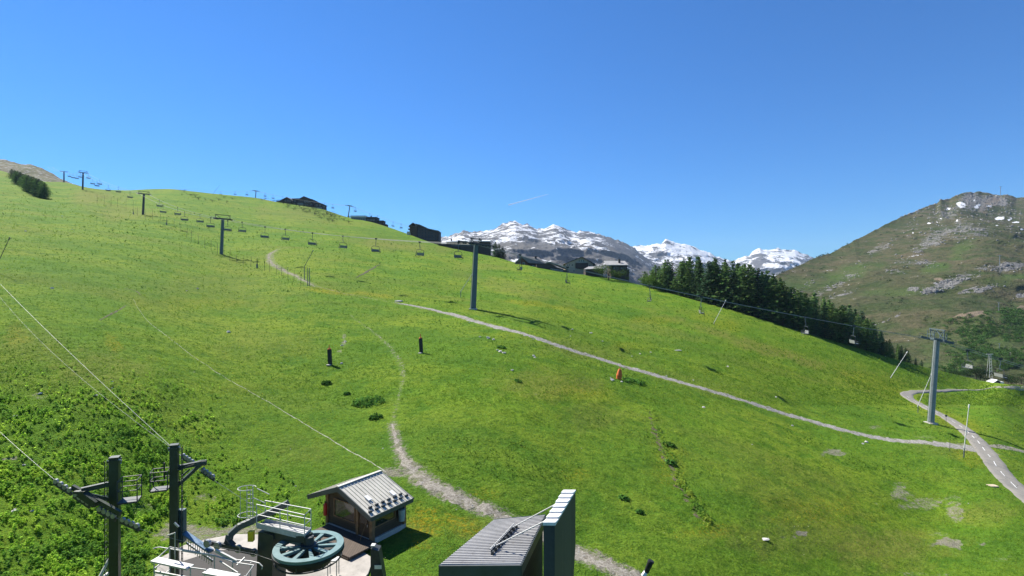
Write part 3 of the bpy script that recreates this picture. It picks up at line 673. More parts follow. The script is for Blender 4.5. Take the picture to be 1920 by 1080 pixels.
# roof: two slabs, seams, fascia
RIB = gmat('ribbed_roof_metal', (.50,.48,.41), .55, .12, .9, 0, dirt=(.22,.20,.16))
th = .11
for side, nm in ((0, 'roof'), (1, 'roof')):
    aa = [(0, ZE), (HW/2, ZA)] if side == 0 else [(HW/2, ZA), (HW, ZE)]
    m = MB(); (p, zp), (q, zq) = aa
    m.hexa([H(p, 0, zp-th), H(q, 0, zq-th), H(q, HL, zq-th), H(p, HL, zp-th)], [H(p, 0, zp), H(q, 0, zq), H(q, HL, zq), H(p, HL, zp)])
    n = 13
    for k in range(n+1):
        b = .03+(HL-.06)*k/n
        m.bar(H(p, b, zp+.022), H(q, b, zq+.022), .035, .05)
    rf = m.build('roof', RIB, hut)
    if side == 0:
        for a, b in ((1.35, .95), (.95, 2.75)):
            q = MB(); z = ZE+a*sl
            q.bar(H(a-.22, b, z-.22*sl+.09), H(a+.22, b, z+.22*sl+.09), .28, .07); q.build('roof_vent', WHITE, rf)
        for row, a in enumerate((.32, .62)):
            for k in range(7):
                b = .25+k*.53+(.26 if row else 0)
                if b < HL-.1: MB().box(H(a, b, ZE+a*sl+.08), (.10, .26, .12), WD, LD).build('snow_guard', DKSTEEL, rf)
m = MB(); m.bar(H(HW/2, -.02, ZA+.045), H(HW/2, HL+.02, ZA+.045), .22, .05); m.build('ridge_cap', RIB, hut)
FAS = gmat('fascia_green_grey', (.055,.070,.065), .5, .15, 2)
m = MB()
for b in (-.03, HL+.03):
    m.bar(H(-.02, b, ZE-.13), H(HW/2, b, ZA-.13), .05, .30); m.bar(H(HW/2, b, ZA-.13), H(HW+.02, b, ZE-.13), .05, .30)
for a in (-.03, HW+.03): m.bar(H(a, 0, ZE-.13), H(a, HL, ZE-.13), .05, .27)
m.build('fascia', FAS, hut)
# litter bin on the right wall, extinguisher and broom by the gable wall
bn = thing('waste_bin', H(a0-.25, 2.85, PADZ+.55), 'pale blue grey bin hanging on the right wall of the hut', 'bin')
m = MB(); m.tube(H(a0-.27, 2.85, PADZ+.62), H(a0-.27, 2.85, PADZ+1.38), .19, .24, 12); m.build('bin_body', gmat('bin_plastic', (.30,.38,.40), .5, .12), bn)
m = MB(); m.tube(H(a0-.27, 2.85, PADZ+1.385), H(a0-.27, 2.85, PADZ+1.45), .26, .22, 12); m.build('lid', gmat('bin_lid', (.10,.15,.16), .5), bn)
fe = thing('fire_extinguisher', H(4.95, b0-.2, PADZ+.6), 'red fire extinguisher at the left corner of the hut', 'extinguisher')
p = H(4.95, b0-.18, PADZ+.75); m = MB(); m.tube(p, p+UP*.72, .13, .13, 10); m.tube(p+UP*.72, p+UP*.85, .13, .04, 10); m.build('cylinder', RED, fe)
m = MB(); m.bar(p+UP*.9-WD*.08, p+UP*.9+WD*.1, .05); m.poly([p+UP*.88+WD*.1, p+UP*.7+WD*.2, p+UP*.3+WD*.18], .02); m.build('hose', BLACK, fe)
br = thing('broom', H(.75, b0-.35, PADZ), 'broom leaning against the hut door', 'broom')
m = MB(); m.tube(H(.95, b0-.55, PADZ+.2), H(.8, b0-.07, PADZ+1.45), .018); m.build('broom_handle', WOODMD, br)
m = MB(); m.hexa([H(.75, b0-.66, PADZ), H(1.15, b0-.66, PADZ), H(1.15, b0-.5, PADZ), H(.75, b0-.5, PADZ)], [H(.85, b0-.6, PADZ+.22), H(1.05, b0-.6, PADZ+.22), H(1.05, b0-.53, PADZ+.22), H(.85, b0-.53, PADZ+.22)]); m.build('bristles', gmat('broom_bristles', (.16,.11,.05), .9), br)
# timber steps in front of the hut door
st = thing('timber_deck', H(1.8, -.6, PADZ), 'dark timber deck between the teal wheel and the hut', 'deck')
m = MB(); m.box(H(2.2, -.75, PADZ+.16), (4.9, 2.2, .12), WD, LD); m.build('deck_boards', boards('deck_timber', (.085,.062,.045), .15, 'X'), st)
m = MB(); m.box(H(2.2, -1.82, PADZ+.05), (4.7, .12, .12), WD, LD); m.box(H(2.2, .3, PADZ+.05), (4.7, .12, .12), WD, LD); m.build('joist', WOODDK, st)

# bull wheel -----------------------------------------------------------
WC = P(579, 1024, 27.0)
wheel = thing('bull_wheel', tuple(WC), 'large teal spoked lift wheel lying flat below the railed walkway', 'wheel')
m = MB(); m.ring(WC, 1.36, 1.69, -.10, .05, 56); m.build('rim', TEAL, wheel)
m = MB(); m.ring(WC, 1.52, 1.72, -.24, -.105, 56); m.build('rubber_liner', BLACK, wheel)
for k in range(10):
    a = 2*math.pi*k/10+.15; u = Vector((math.cos(a), math.sin(a), 0)); v = Vector((-u.y, u.x, 0))
    m = MB(); m.hexa([WC+u*.38-v*.05+UP*-.1, WC+u*1.37-v*.11+UP*-.1, WC+u*1.37+v*.11+UP*-.1, WC+u*.38+v*.05+UP*-.1], [WC+u*.38-v*.05+UP*.03, WC+u*1.37-v*.11+UP*.03, WC+u*1.37+v*.11+UP*.03, WC+u*.38+v*.05+UP*.03])
    m.build('spoke', TEAL, wheel)
m = MB(); m.tube(WC-UP*.35, WC+UP*.12, .42, .40, 20); m.tube(WC+UP*.12, WC+UP*.5, .26, .24, 16); m.build('hub', DKSTEEL, wheel)
m = MB(); m.tube(WC-UP*.8, WC-UP*.42, 1.1, 1.25, 28); m.build('gearbox', BLACK, wheel)
m = MB(); m.ring(WC-UP*.55, 1.56, 1.62, -.03, .03, 48)
for k in range(8):
    a = 2*math.pi*k/8; u = Vector((math.cos(a), math.sin(a), 0)); m.bar(WC+u*1.58-UP*.55, WC+u*1.6-UP*.25, .06)
m.build('guard_ring', DKSTEEL, wheel)
# drive column and head under the walkway
Q = [P(481,985,28.1), P(571,1007,26.8), P(583,994,27.5), P(497,978,28.6)]
zf = -12.5
Q = [Vector((p.x, p.y, zf)) for p in Q]
ul = (Q[1]-Q[0]).normalized(); un = Vector((-ul.y, ul.x, 0))
col = thing('drive_column', (Q[0].x+.6, Q[0].y+.1, PADZ), 'thick dark green column carrying the railed walkway and the wheel', 'column')
cc = Q[0]+ul*.62+un*.42
m = MB(); m.hexa([cc-ul*.62-un*.5+UP*(PADZ-zf), cc+ul*.5-un*.5+UP*(PADZ-zf), cc+ul*.5+un*.5+UP*(PADZ-zf), cc-ul*.62+un*.5+UP*(PADZ-zf)], [cc-ul*.5-un*.42-UP*.32, cc+ul*.55-un*.42-UP*.32, cc+ul*.55+un*.42-UP*.32, cc-ul*.5+un*.42-UP*.32]); m.build('column_body', DG, col)
m = MB(); m.bar(cc-ul*.3-UP*.5, Vector((WC.x, WC.y, WC.z+.42)), .55, .34); m.build('head_beam', DG, col)
m = MB(); m.box(P(471,1005,28.2), (.28, .22, .52)); m.build('control_box', YELL, col)
# walkway with its railings
wk = thing('railed_walkway', tuple(Q[0]), 'grey grating walkway with bright steel railings above the teal wheel', 'walkway')
m = MB()
m.prism([Q[0]-UP*.16, Q[1]-UP*.16, Q[2]-UP*.16, Q[3]-UP*.16], UP*.08)
for k in range(6):
    t = (k+.5)/6; p = Q[0].lerp(Q[3], t); q = Q[1].lerp(Q[2], t); m.bar(p-UP*.03, q-UP*.03, .12, .07)
m.build('grating', GALV, wk)
m = MB()
for p, q in ((Q[0], Q[1]), (Q[1], Q[2]), (Q[3], Q[2])): m.bar(p+UP*.05, q+UP*.05, .02, .18)
m.build('toe_board', GALV, wk)
def railing(parent, pts, h=1.1, r=.024, mid=True, posts=None, closed=False):
    m = MB(); pts = [Vector(p) for p in pts]
    for z in ([h, h*.52] if mid else [h]): m.poly([p+UP*z for p in pts], r, 8)
    return m.build('handrail', GALV, parent)
railing(wk, [Q[0], Q[1], Q[2]]); railing(wk, [Q[3], Q[2]])
for p in (Q[0], Q[0].lerp(Q[1], .5), Q[1], Q[2], Q[3], Q[3].lerp(Q[2], .5)):
    MB().tube(p-UP*.1, p+UP*1.1, .024, n=8).build('post', GALV, wk)
# bent arm and its counter sheaves
arm = thing('tensioning_beam', tuple(P(490,975,28.3)), 'dark grey bent beam reaching down left of the walkway to a row of small sheaves', 'beam')
m = MB(); pts = [P(541,943,28.9), P(497,966,28.7), P(474,976,28.6), P(447,988,28.3), P(431,1003,28.1), P(428,1018,28.0)]
ARMG = gmat('arm_grey', (.075,.088,.085), .5, .2, 2)
for a, b in zip(pts, pts[1:]): m.bar(a, b, .26, .30)
m.build('beam', ARMG, arm)
m = MB(); m.bar(P(384,1016,28.0), P(478,1036,27.6), .14, .24); m.bar(P(424,1014,28.0), P(436,1026,27.9), .3, .35); m.build('sheave_beam', DKSTEEL, arm)
for px, py in ((389,1019), (408,1023), (447,1029), (476,1036)):
    c = P(px, py, 27.75); MB().tube(c-Vector((.02,.07,0)), c+Vector((.02,.07,0)), .20, n=14).build('sheave', STEEL, arm)
# caged access ladder left of the walkway
lad = thing('caged_ladder', tuple(P(460,975,28.9)), 'thin steel ladder with safety hoops left of the walkway', 'ladder')
m = MB()
for px in (463, 474): m.tube(P(px, 985, 28.8), P(px, 912+(474-px)*.1, 28.8), .022)
for k in range(9): m.tube(P(463, 983-k*8, 28.8), P(474, 983-k*8, 28.8), .014)
m.build('ladder_rails', GALV, lad)
m = MB(); uprights = []
for pyh in (915, 965):
    c = P(463, pyh, 28.8); ring = [c+Vector((math.cos(a)*.46, math.sin(a)*.4, 0)) for a in np.linspace(.15*math.pi, 1.75*math.pi, 14)]
    m.poly(ring, .02); uprights.append(ring)
for k in (2, 6, 10, 13): m.tube(uprights[0][k], uprights[1][k], .012)
m.build('safety_hoop', GALV, lad)
m = MB()
m.tube(P(482,916,28.8), P(505,927,28.6), .024); m.tube(P(474,933,28.8), P(497,943,28.7), .024); m.build('grab_rail', GALV, lad)

ramp_shade = gmat('shaded_ramp_surface', (.045,.042,.038), .9, .3, 1.5, 0, .3)  # dark ramp floor, with shade of the structures put into its colour
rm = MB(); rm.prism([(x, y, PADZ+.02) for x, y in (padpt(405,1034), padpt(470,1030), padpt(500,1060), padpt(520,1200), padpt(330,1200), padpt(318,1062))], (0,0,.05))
tag(rm.build('shaded_ramp_mat', ramp_shade, loc=(0,0,PADZ)), 'dark ramp mat with painted shade on the concrete under the lower walkway', 'mat')
for k, (px, py, Y, lab) in enumerate(((432,1040,28.6,'grey gear housing standing on the mat under the row of small sheaves'),(410,1058,27.6,'smaller grey gear housing under the lower walkway'),(625,1062,30.2,'small grey metal trestle on the pad right of the wheel'))):
    g = thing('gear_housing' if k < 2 else 'metal_trestle', (P(px,py,Y).x, Y, PADZ+.07), lab, 'housing' if k < 2 else 'trestle'); c = Vector((P(px,py,Y).x, Y, PADZ+.07)); m = MB()
    if k < 2:
        m.box(c+UP*.35, (.7-.2*k,.6,.7)); m.build('case', DKSTEEL, g); q = MB(); q.tube(c+Vector((-.5,0,.5)), c+Vector((.5,0,.5)), .2, n=12); q.build('motor', STEEL, g)
        q = MB(); q.poly([c+Vector((.3,-.2,.6)), c+Vector((.5,-.4,.3)), c+Vector((.8,-.5,.05)), c+Vector((1.5,-.3,.02))], .03); q.build('cable_hose', BLACK, g)
    else:
        for sx in (-.25,.25):
            for sy in (-.2,.2): m.tube(c+Vector((sx,sy,0)), c+Vector((sx,sy,.9)), .03)
        m.build('legs', GALV, g); q = MB(); q.box(c+UP*.93, (.6,.5,.06)); q.build('top_plate', GALV, g)
# second walkway at lower left -------------------------------------------
w2 = thing('lower_walkway', tuple(P(380,1060,25.0)), 'pale steel platform frame with curved handrails at the bottom edge left of the wheel', 'walkway')
A, B, C_, D_ = P(289,1050,25.2), P(440,1080,24.4), P(492,1052,26.3), P(317,1026,27.0)
zf2 = A.z-1.0
m = MB(); m.bar(P(289,1049,25.2), P(357,1064,24.8), .42, .07); m.bar(P(386,1071,24.7), P(445,1082,24.2), .42, .07); m.build('plate', GALV, w2)
m = MB()
m.poly([P(289,1052,25.2), P(318,1026,27.0), P(400,1041,26.8), P(436,1053,26.4)], .034, 8)
m.poly([P(287,1029,27.4), P(292,1027,27.5), P(300,1026,27.5), P(312,1028,27.3), P(360,1036,27.0), P(437,1049,26.6), P(470,1052,26.4), P(486,1056,26.2), P(492,1062,26.1), P(491,1067,26.1)], .03, 8)
m.poly([P(437,1054,26.4), P(476,1060,26.0), P(458,1085,25.2)], .03, 8)
m.poly([P(357,1064,24.8), P(386,1068,24.7)], .03, 8)
m.build('handrail', GALV, w2)
for (x0, y0), Y in (((289,1052),25.2), ((318,1027),27.0), ((357,1065),24.8), ((384,1070),24.7), ((436,1053),26.4), ((402,1042),26.8), ((458,1080),25.2), ((470,1055),26.3)):
    p = P(x0, y0, Y); MB().tube(Vector((p.x, p.y, PADZ-.05)), p, .028, n=8).build('post', GALV, w2)
m = MB(); m.bar(P(289,1066,25.4), P(318,1045,27.2), .05); m.bar(P(300,1085,25.3), P(318,1068,27.0), .05); m.bar(P(412,1052,26.6), P(446,1074,25.8), .05); m.bar(P(444,1060,26.2), P(459,1045,26.6), .05); m.bar(P(290,1072,25.3), P(440,1100,24.4), .06, .10); m.bar(P(404,1032,26.9), P(444,1053,26.4), .09, .16); m.build('brace', GALV, w2)
pl = thing('marker_pole', tuple(P(328,1090,25.6)), 'thin grey pole standing among the lower walkway railings', 'pole')
m = MB(); m.tube(P(328,1100,25.6), P(328,999,25.6), .035, .03); m.build('pole_shaft', STEEL, pl)
m = MB(); m.bar(P(314,1004,25.6), P(329,999,25.6), .05); m.bar(P(327,980,25.7), P(335,988,25.7), .07); m.build('pole_bracket', GALV, pl)
# inclined blue conveyor arm from the far pylon foot
cv = thing('inclined_truss', tuple(P(360,1015,28.6)), 'blue grey inclined steel truss running down from the far pylon foot', 'truss')
m = MB(); m.bar(P(332,990,29.2), P(396,1034,27.8), .30, .10); m.build('chord', BLUEM, cv)
m = MB()
for k in range(11):
    t = .35+.65*k/10; a = P(332,990,29.2).lerp(P(396,1034,27.8), t); m.bar(a-UP*.06, a-UP*.75, .03)
m.bar(P(350,1018,29.0), P(399,1052,27.8), .06, .1); m.build('lattice', STEEL, cv)

# pylons ------------------------------------------------------------------
def wheel_row(parent, p, q, n, r=.11, dy=None):
    r = min(r, .115)
    """a rocker beam with n small sheaves between p and q"""
    p, q = Vector(p), Vector(q); d = (q-p).normalized(); side = d.cross(UP).normalized()
    m = MB(); m.bar(p, q, .07, .16); o = m.build('rocker_beam', DKSTEEL, parent)
    m = MB()
    for k in range(n):
        c = p.lerp(q, (k+.5)/n)+UP*.14; m.tube(c-side*.055, c+side*.055, r, n=12)
    m.build('sheave_wheels', STEEL, parent)
def cage(parent, c, ax, ay, w, d, h):
    """open work platform"""
    c, ax, ay = Vector(c), Vector(ax), Vector(ay)
    MB().box(c, (w, d, .08), ax, ay).build('cage_floor', DKSTEEL, parent)
    m = MB(); q = [c+ax*sx*w/2+ay*sy*d/2 for sx, sy in ((-1,-1),(1,-1),(1,1),(-1,1))]
    for i in range(4):
        m.tube(q[i], q[i]+UP*h, .025)
        for z in (h, h*.55): m.tube(q[i]+UP*z, q[(i+1) % 4]+UP*z, .022)
    m.build('cage_rail', DKSTEEL, parent)
def near_pylon(base, ztop, label, w=.39, arm_to=None, cage_c=None, ladder_side=-1):
    base = Vector(base); t = thing('lift_pylon', tuple(base), label, 'pylon')
    m = MB(); ax = Vector((.93,.36,0)).normalized(); ay = Vector((-ax.y, ax.x, 0))
    zt = ztop
    m.hexa([base-ax*w*.52-ay*w*.52, base+ax*w*.52-ay*w*.52, base+ax*w*.52+ay*w*.52, base-ax*w*.52+ay*w*.52],
           [Vector((base.x, base.y, zt))+ax*sx*w*.5+ay*sy*w*.5 for sx, sy in ((-1,-1),(1,-1),(1,1),(-1,1))])
    m.build('mast', DG, t)
    tp = Vector((base.x, base.y, zt))
    m = MB(); m.box(tp-UP*.12, (w*1.22, w*1.22, .10), ax, ay); m.box(tp+UP*.03, (w*1.05, w*1.05, .06), ax, ay); m.build('cap', DG, t)
    for k in (-1, 1): MB().poly([tp+ax*k*w*.62-UP*.05-ay*.2, tp+ax*k*w*.7-UP*.16, tp+ax*k*w*.62-UP*.3], .035).build('cap_fitting', GALV, t)
    m = MB(); o = ax*ladder_side*(w*.5+.16)
    for s in (-.16, .16): m.tube(base+o+ay*s, tp+o+ay*s-UP*.1, .02)
    z = base.z+.2
    while z < zt-.2:
        p = Vector((base.x, base.y, z))+o; m.tube(p-ay*.16, p+ay*.16, .014); z += .28
    m.build('ladder', DKSTEEL, t)
    return t, ax, ay
pb = P(215,1092,26.0); pb.z = min(-14.3, ground_z(pb.x, pb.y)-.3)
py1, ax1, ay1 = near_pylon((pb.x, pb.y, pb.z), -8.28, 'dark green square pylon with a long row of sheaves, nearer the left edge')
m = MB(); tip = P(152,924,25.1); m.bar(P(215,905,26.0), tip+UP*.12, .18, .22); m.bar(P(215,938,26.0), tip-UP*.02, .14, .16); m.build('arm', DG, py1)
m = MB(); m.box(tip+UP*.05, (.5,.3,.12)); m.bar(tip, P(182,945,25.0), .3, .3); m.build('arm_head', DG, py1)
m = MB(); m.bar(P(136,913,25.3), P(226,963,24.9), .14, .22); m.build('main_beam', DG, py1)
wheel_row(py1, P(101,905,25.3), P(135,927,25.2), 4); wheel_row(py1, P(138,930,25.2), P(169,951,25.1), 4)
wheel_row(py1, P(183,958,25.0), P(217,975,24.9), 4, .18); wheel_row(py1, P(226,978,24.9), P(261,993,24.8), 4)
cage(py1, P(243,938,25.8), ax1, ay1, .80, .75, 1.05)
m = MB(); m.bar(P(209,1040,25.9), P(178,1098,25.4), .10); m.bar(P(209,1070,25.9), P(186,1088,25.4), .10); m.build('strut', GALV, py1)
pb2 = P(327,1030,28.6)
py2, ax2, ay2 = near_pylon((pb2.x, pb2.y, PADZ-.1), P(325,835,28.6).z, 'dark green square pylon farther from the camera, with a triangular arm', arm_to=None, ladder_side=1)
tip2 = P(376,868,29.4)
m = MB(); m.bar(P(327,878,28.6), tip2, .2, .22); m.bar(P(327,916,28.6), tip2-UP*.08, .16, .16); m.bar(P(340,893,28.8), P(356,880,29.0), .08); m.bar(P(330,882,28.5), P(364,871,29.1), .1); m.build('arm', DG, py2)
m = MB(); m.tube(tip2-UP*.02+Vector((-.15,0,0)), tip2-UP*.02+Vector((.25,.15,0)), .16, n=10); m.build('arm_head', DG, py2)
wheel_row(py2, P(341,857,29.7), P(363,872,29.5), 4, .13); wheel_row(py2, P(378,883,29.4), P(402,900,29.1), 4, .13)
cage(py2, P(301,917,28.2), ax2, ay2, .78, .7, 1.0)
m = MB(); m.box(P(341,985,28.9), (.34,.30,1.75)); m.build('electrical_cabinet', gmat('green_blue_cabinet', (.05,.095,.10), .45), py2)
MB().box(P(308,880,28.4)-Vector((0,0,.1)), (.06,.06,.9)).build('cage_bracket', DKSTEEL, py2)

# ropes of the near lift
def rope(name, pts, r, label, group=None, sag=0):
    m = MB(); m.poly(pts, r, 6); o = m.build(name, ROPE, loc=tuple(pts[0])); return tag(o, label, 'cable', group)
def sagged(a, b, s, n=14): return [Vector(a).lerp(Vector(b), t)-UP*(4*s*t*(1-t)) for t in np.linspace(0, 1, n)]
wl = WC+Vector((-.2,-1.66,-.17)); wr_ = WC+Vector((.1,1.66,-.17))
r1 = [P(-320,640,36)]+sagged(P(0,810,29.5), P(103,900,25.3), .03, 5)+[P(165,945,25.1), P(260,991,24.8)]+sagged(P(262,991,24.8), P(384,1021,27.7), .1, 6)[1:]+[P(478,1039,27.2), wl]
rope('haul_rope', r1, .007, 'thin steel cable over the sheaves of the leftmost pylon, ending at the teal wheel')
r2 = [P(-320,260,86), P(0,532,60)]+sagged(P(0,532,60), P(300,818,32.5), .2, 8)[1:]+[P(352,866,29.6), P(400,900,29.1), P(470,945,28.7), P(555,994,28.7), wr_]
rope('haul_rope', r2, .010, 'pale steel cable running from the top left slope over the triangular armed pylon')
rope('signal_cable', [P(-320,300,86)]+sagged(P(0,557,60), P(322,840,28.5), .8, 10), .005, 'thin second line just below the pale cable over the left slope')

# shed with the tall end wall ------------------------------------------------
ZS = -11.02
N1, N2, FR, FL = [Vector((P(x, y, 1).x*(-ZS*F/(y-CY)), -ZS*F/(y-CY), ZS)) for x, y in ((825,1060),(976,1059),(1022,967),(926,976))]
shed = thing('lift_shed', tuple((N1+N2)/2-UP*4), 'dark shed with a flat ribbed grey roof at the bottom edge of the picture', 'shed')
gz = ground_z((N1.x+N2.x)/2, N1.y+2)-.4
m = MB(); ins = .12
cen = (N1+N2+FR+FL)/4
def inset(p, k): return p+(cen-p)*k
b4 = [inset(p, .06) for p in (N1, N2, FR, FL)]
m.hexa([Vector((p.x, p.y, gz)) for p in b4], [p-UP*.14 for p in b4]); m.build('wall', boards('dark_shed_boards', (.045,.04,.036), .18), shed)
m = MB(); m.hexa([p-UP*.12 for p in (N1, N2, FR, FL)], [N1, N2, FR, FL])
RR = gmat('grey_ribbed_sheet', (.35,.345,.335), .55, .14, .7, 0, dirt=(.18,.17,.155))
for k in range(30):
    t = (k+.5)/30; m.bar(N1.lerp(FL, t)+UP*.018, N2.lerp(FR, t)+UP*.018, .055, .05)
m.build('roof', RR, shed)
m = MB(); dn = -UP*.22
for p, q in ((N1, N2), (N2, FR), (FR, FL), (FL, N1)): m.bar(p+dn+(p-cen).normalized()*.04, q+dn+(q-cen).normalized()*.04, .06, .44 if p != FR else .52)
m.build('fascia', gmat('dark_fascia', (.045,.056,.054), .45, .2, 2), shed)
# snow stop rail and rods on the roof
m = MB(); a, b = P(920,1037,21.6), P(966,989,24.2); a.z = b.z = ZS+.16
aa, bb = Vector((P(921,1037,1).x*22.0, 22.0, ZS+.16)), Vector((P(966,990,1).x*24.4, 24.4, ZS+.16))
m.bar(aa, bb, .05); 
for k in range(9):
    p = aa.lerp(bb, k/8); m.box(p-UP*.06+Vector((.05,0,0)), (.13,.10,.16))
m.build('snow_stop', DKSTEEL, shed)
ew = thing('end_wall', (1.7, 22, -15), 'tall dark wall slab with a row of white cap tiles beside the shed roof', 'wall')
ht = -9.5
W1, W2, W3, W4 = [Vector((P(x, y, 1).x*(-ht*F/(y-CY)), -ht*F/(y-CY), ht)) for x, y in ((1019,984),(1040,984),(1079,919),(1058,919))]
m = MB(); WALLM = boards('dark_wall_cladding', (.048,.053,.055), .5, 'X', .55, .88)
gl = [Vector((W1.x, W1.y, gz)), Vector((W2.x, W2.y, gz)), Vector((W3.x, W3.y, -12.15)), Vector((W4.x, W4.y, -12.15))]
# far lower corner is cut back at an angle
k1, k2 = W2.lerp(W3, .62), W1.lerp(W4, .62)
m.add([Vector((W1.x,W1.y,gz)), Vector((W2.x,W2.y,gz)), Vector((k1.x,k1.y,gz+1.0)), Vector((W3.x,W3.y,-12.15)), W3-UP*.05, W2-UP*.05, Vector((k2.x,k2.y,gz+1.0)), Vector((W4.x,W4.y,-12.15)), W4-UP*.05, W1-UP*.05],
      [(0,1,5,9), (1,2,3,4,5), (0,9,8,7,6), (2,1,0,6), (3,2,6,7), (4,3,7,8), (5,4,8,9)])
m.build('wall_panel', WALLM, ew)
for k in range(7):
    t0, t1 = k/7, (k+.94)/7
    p, q, r_, s_ = W1.lerp(W4, t0), W2.lerp(W3, t0), W2.lerp(W3, t1), W1.lerp(W4, t1)
    side = (W2-W1).normalized()*.03
    m = MB(); m.hexa([p-side-UP*.03, q+side-UP*.03, r_+side-UP*.03, s_-side-UP*.03], [p-side+UP*.10, q+side+UP*.10, r_+side+UP*.03, s_-side+UP*.03]); m.build('cap_tile', WHITE, ew)
for (x0, y0, Y0), (x1, y1) in (((1043,945,23.4),(955,992)), ((1022,977,21.9),(924,1026))):
    p = P(x0, y0, Y0); Yq = -(ZS+.1)*F/(y1-CY); q = Vector((P(x1, y1, 1).x*Yq, Yq, ZS+.1))
    MB().tube(p, q, .028, n=8).build('brace_rod', GALV, ew)
p, q = aa+UP*.06, bb+UP*.06
MB().tube(p-Vector((.05,0,-.02)), q-Vector((.05,0,-.02)), .025, n=8).build('brace_rod', GALV, ew)
# lamp post at the bottom edge, and the dark control cabinet by the hut
lp = thing('floodlight', tuple(P(1203,1100,21.0)), 'slim white pole with a tilted black lamp head at the bottom edge', 'lamp')
gp = P(1195,1130,21); gp.z = ground_z(gp.x, gp.y)
m = MB(); m.tube(gp, P(1206,1080,21.0), .06); m.tube(P(1206,1080,21.0), P(1212,1071,21.0), .10, .09); m.build('pole', WHITE, lp)
m = MB(); m.tube(P(1212,1072,21.0), P(1220,1054,20.8), .095, .11, 12); m.tube(P(1220,1054,20.8), P(1221,1051,20.8), .13, .12, 12); m.build('lamp_head', BLACK, lp)
cb = thing('control_cabinet', tuple(Vector((P(709,1080,29.5).x, 29.5, PADZ))), 'dark control cabinet with a white label in front of the hut', 'cabinet')
c = P(709,1050,29.3); zt = P(709,1024,29.3).z
m = MB(); m.hexa([Vector((c.x-.34,c.y-.3,PADZ-.3)), Vector((c.x+.50,c.y-.3,PADZ-.3)), Vector((c.x+.50,c.y+.3,PADZ-.3)), Vector((c.x-.34,c.y+.3,PADZ-.3))], [Vector((c.x-.34,c.y-.3,zt)), Vector((c.x+.1,c.y-.3,zt-.12)), Vector((c.x+.1,c.y+.3,zt-.12)), Vector((c.x-.34,c.y+.3,zt))]); m.build('cabinet_body', DKSTEEL, cb)
MB().box(P(700,1022,29.2), (.22,.3,.06)).build('cabinet_cap', GALV, cb)
MB().box(P(709,1063,28.9)+Vector((0,-.02,0)), (.38,.02,.2)).build('label_plate', WHITE, cb)
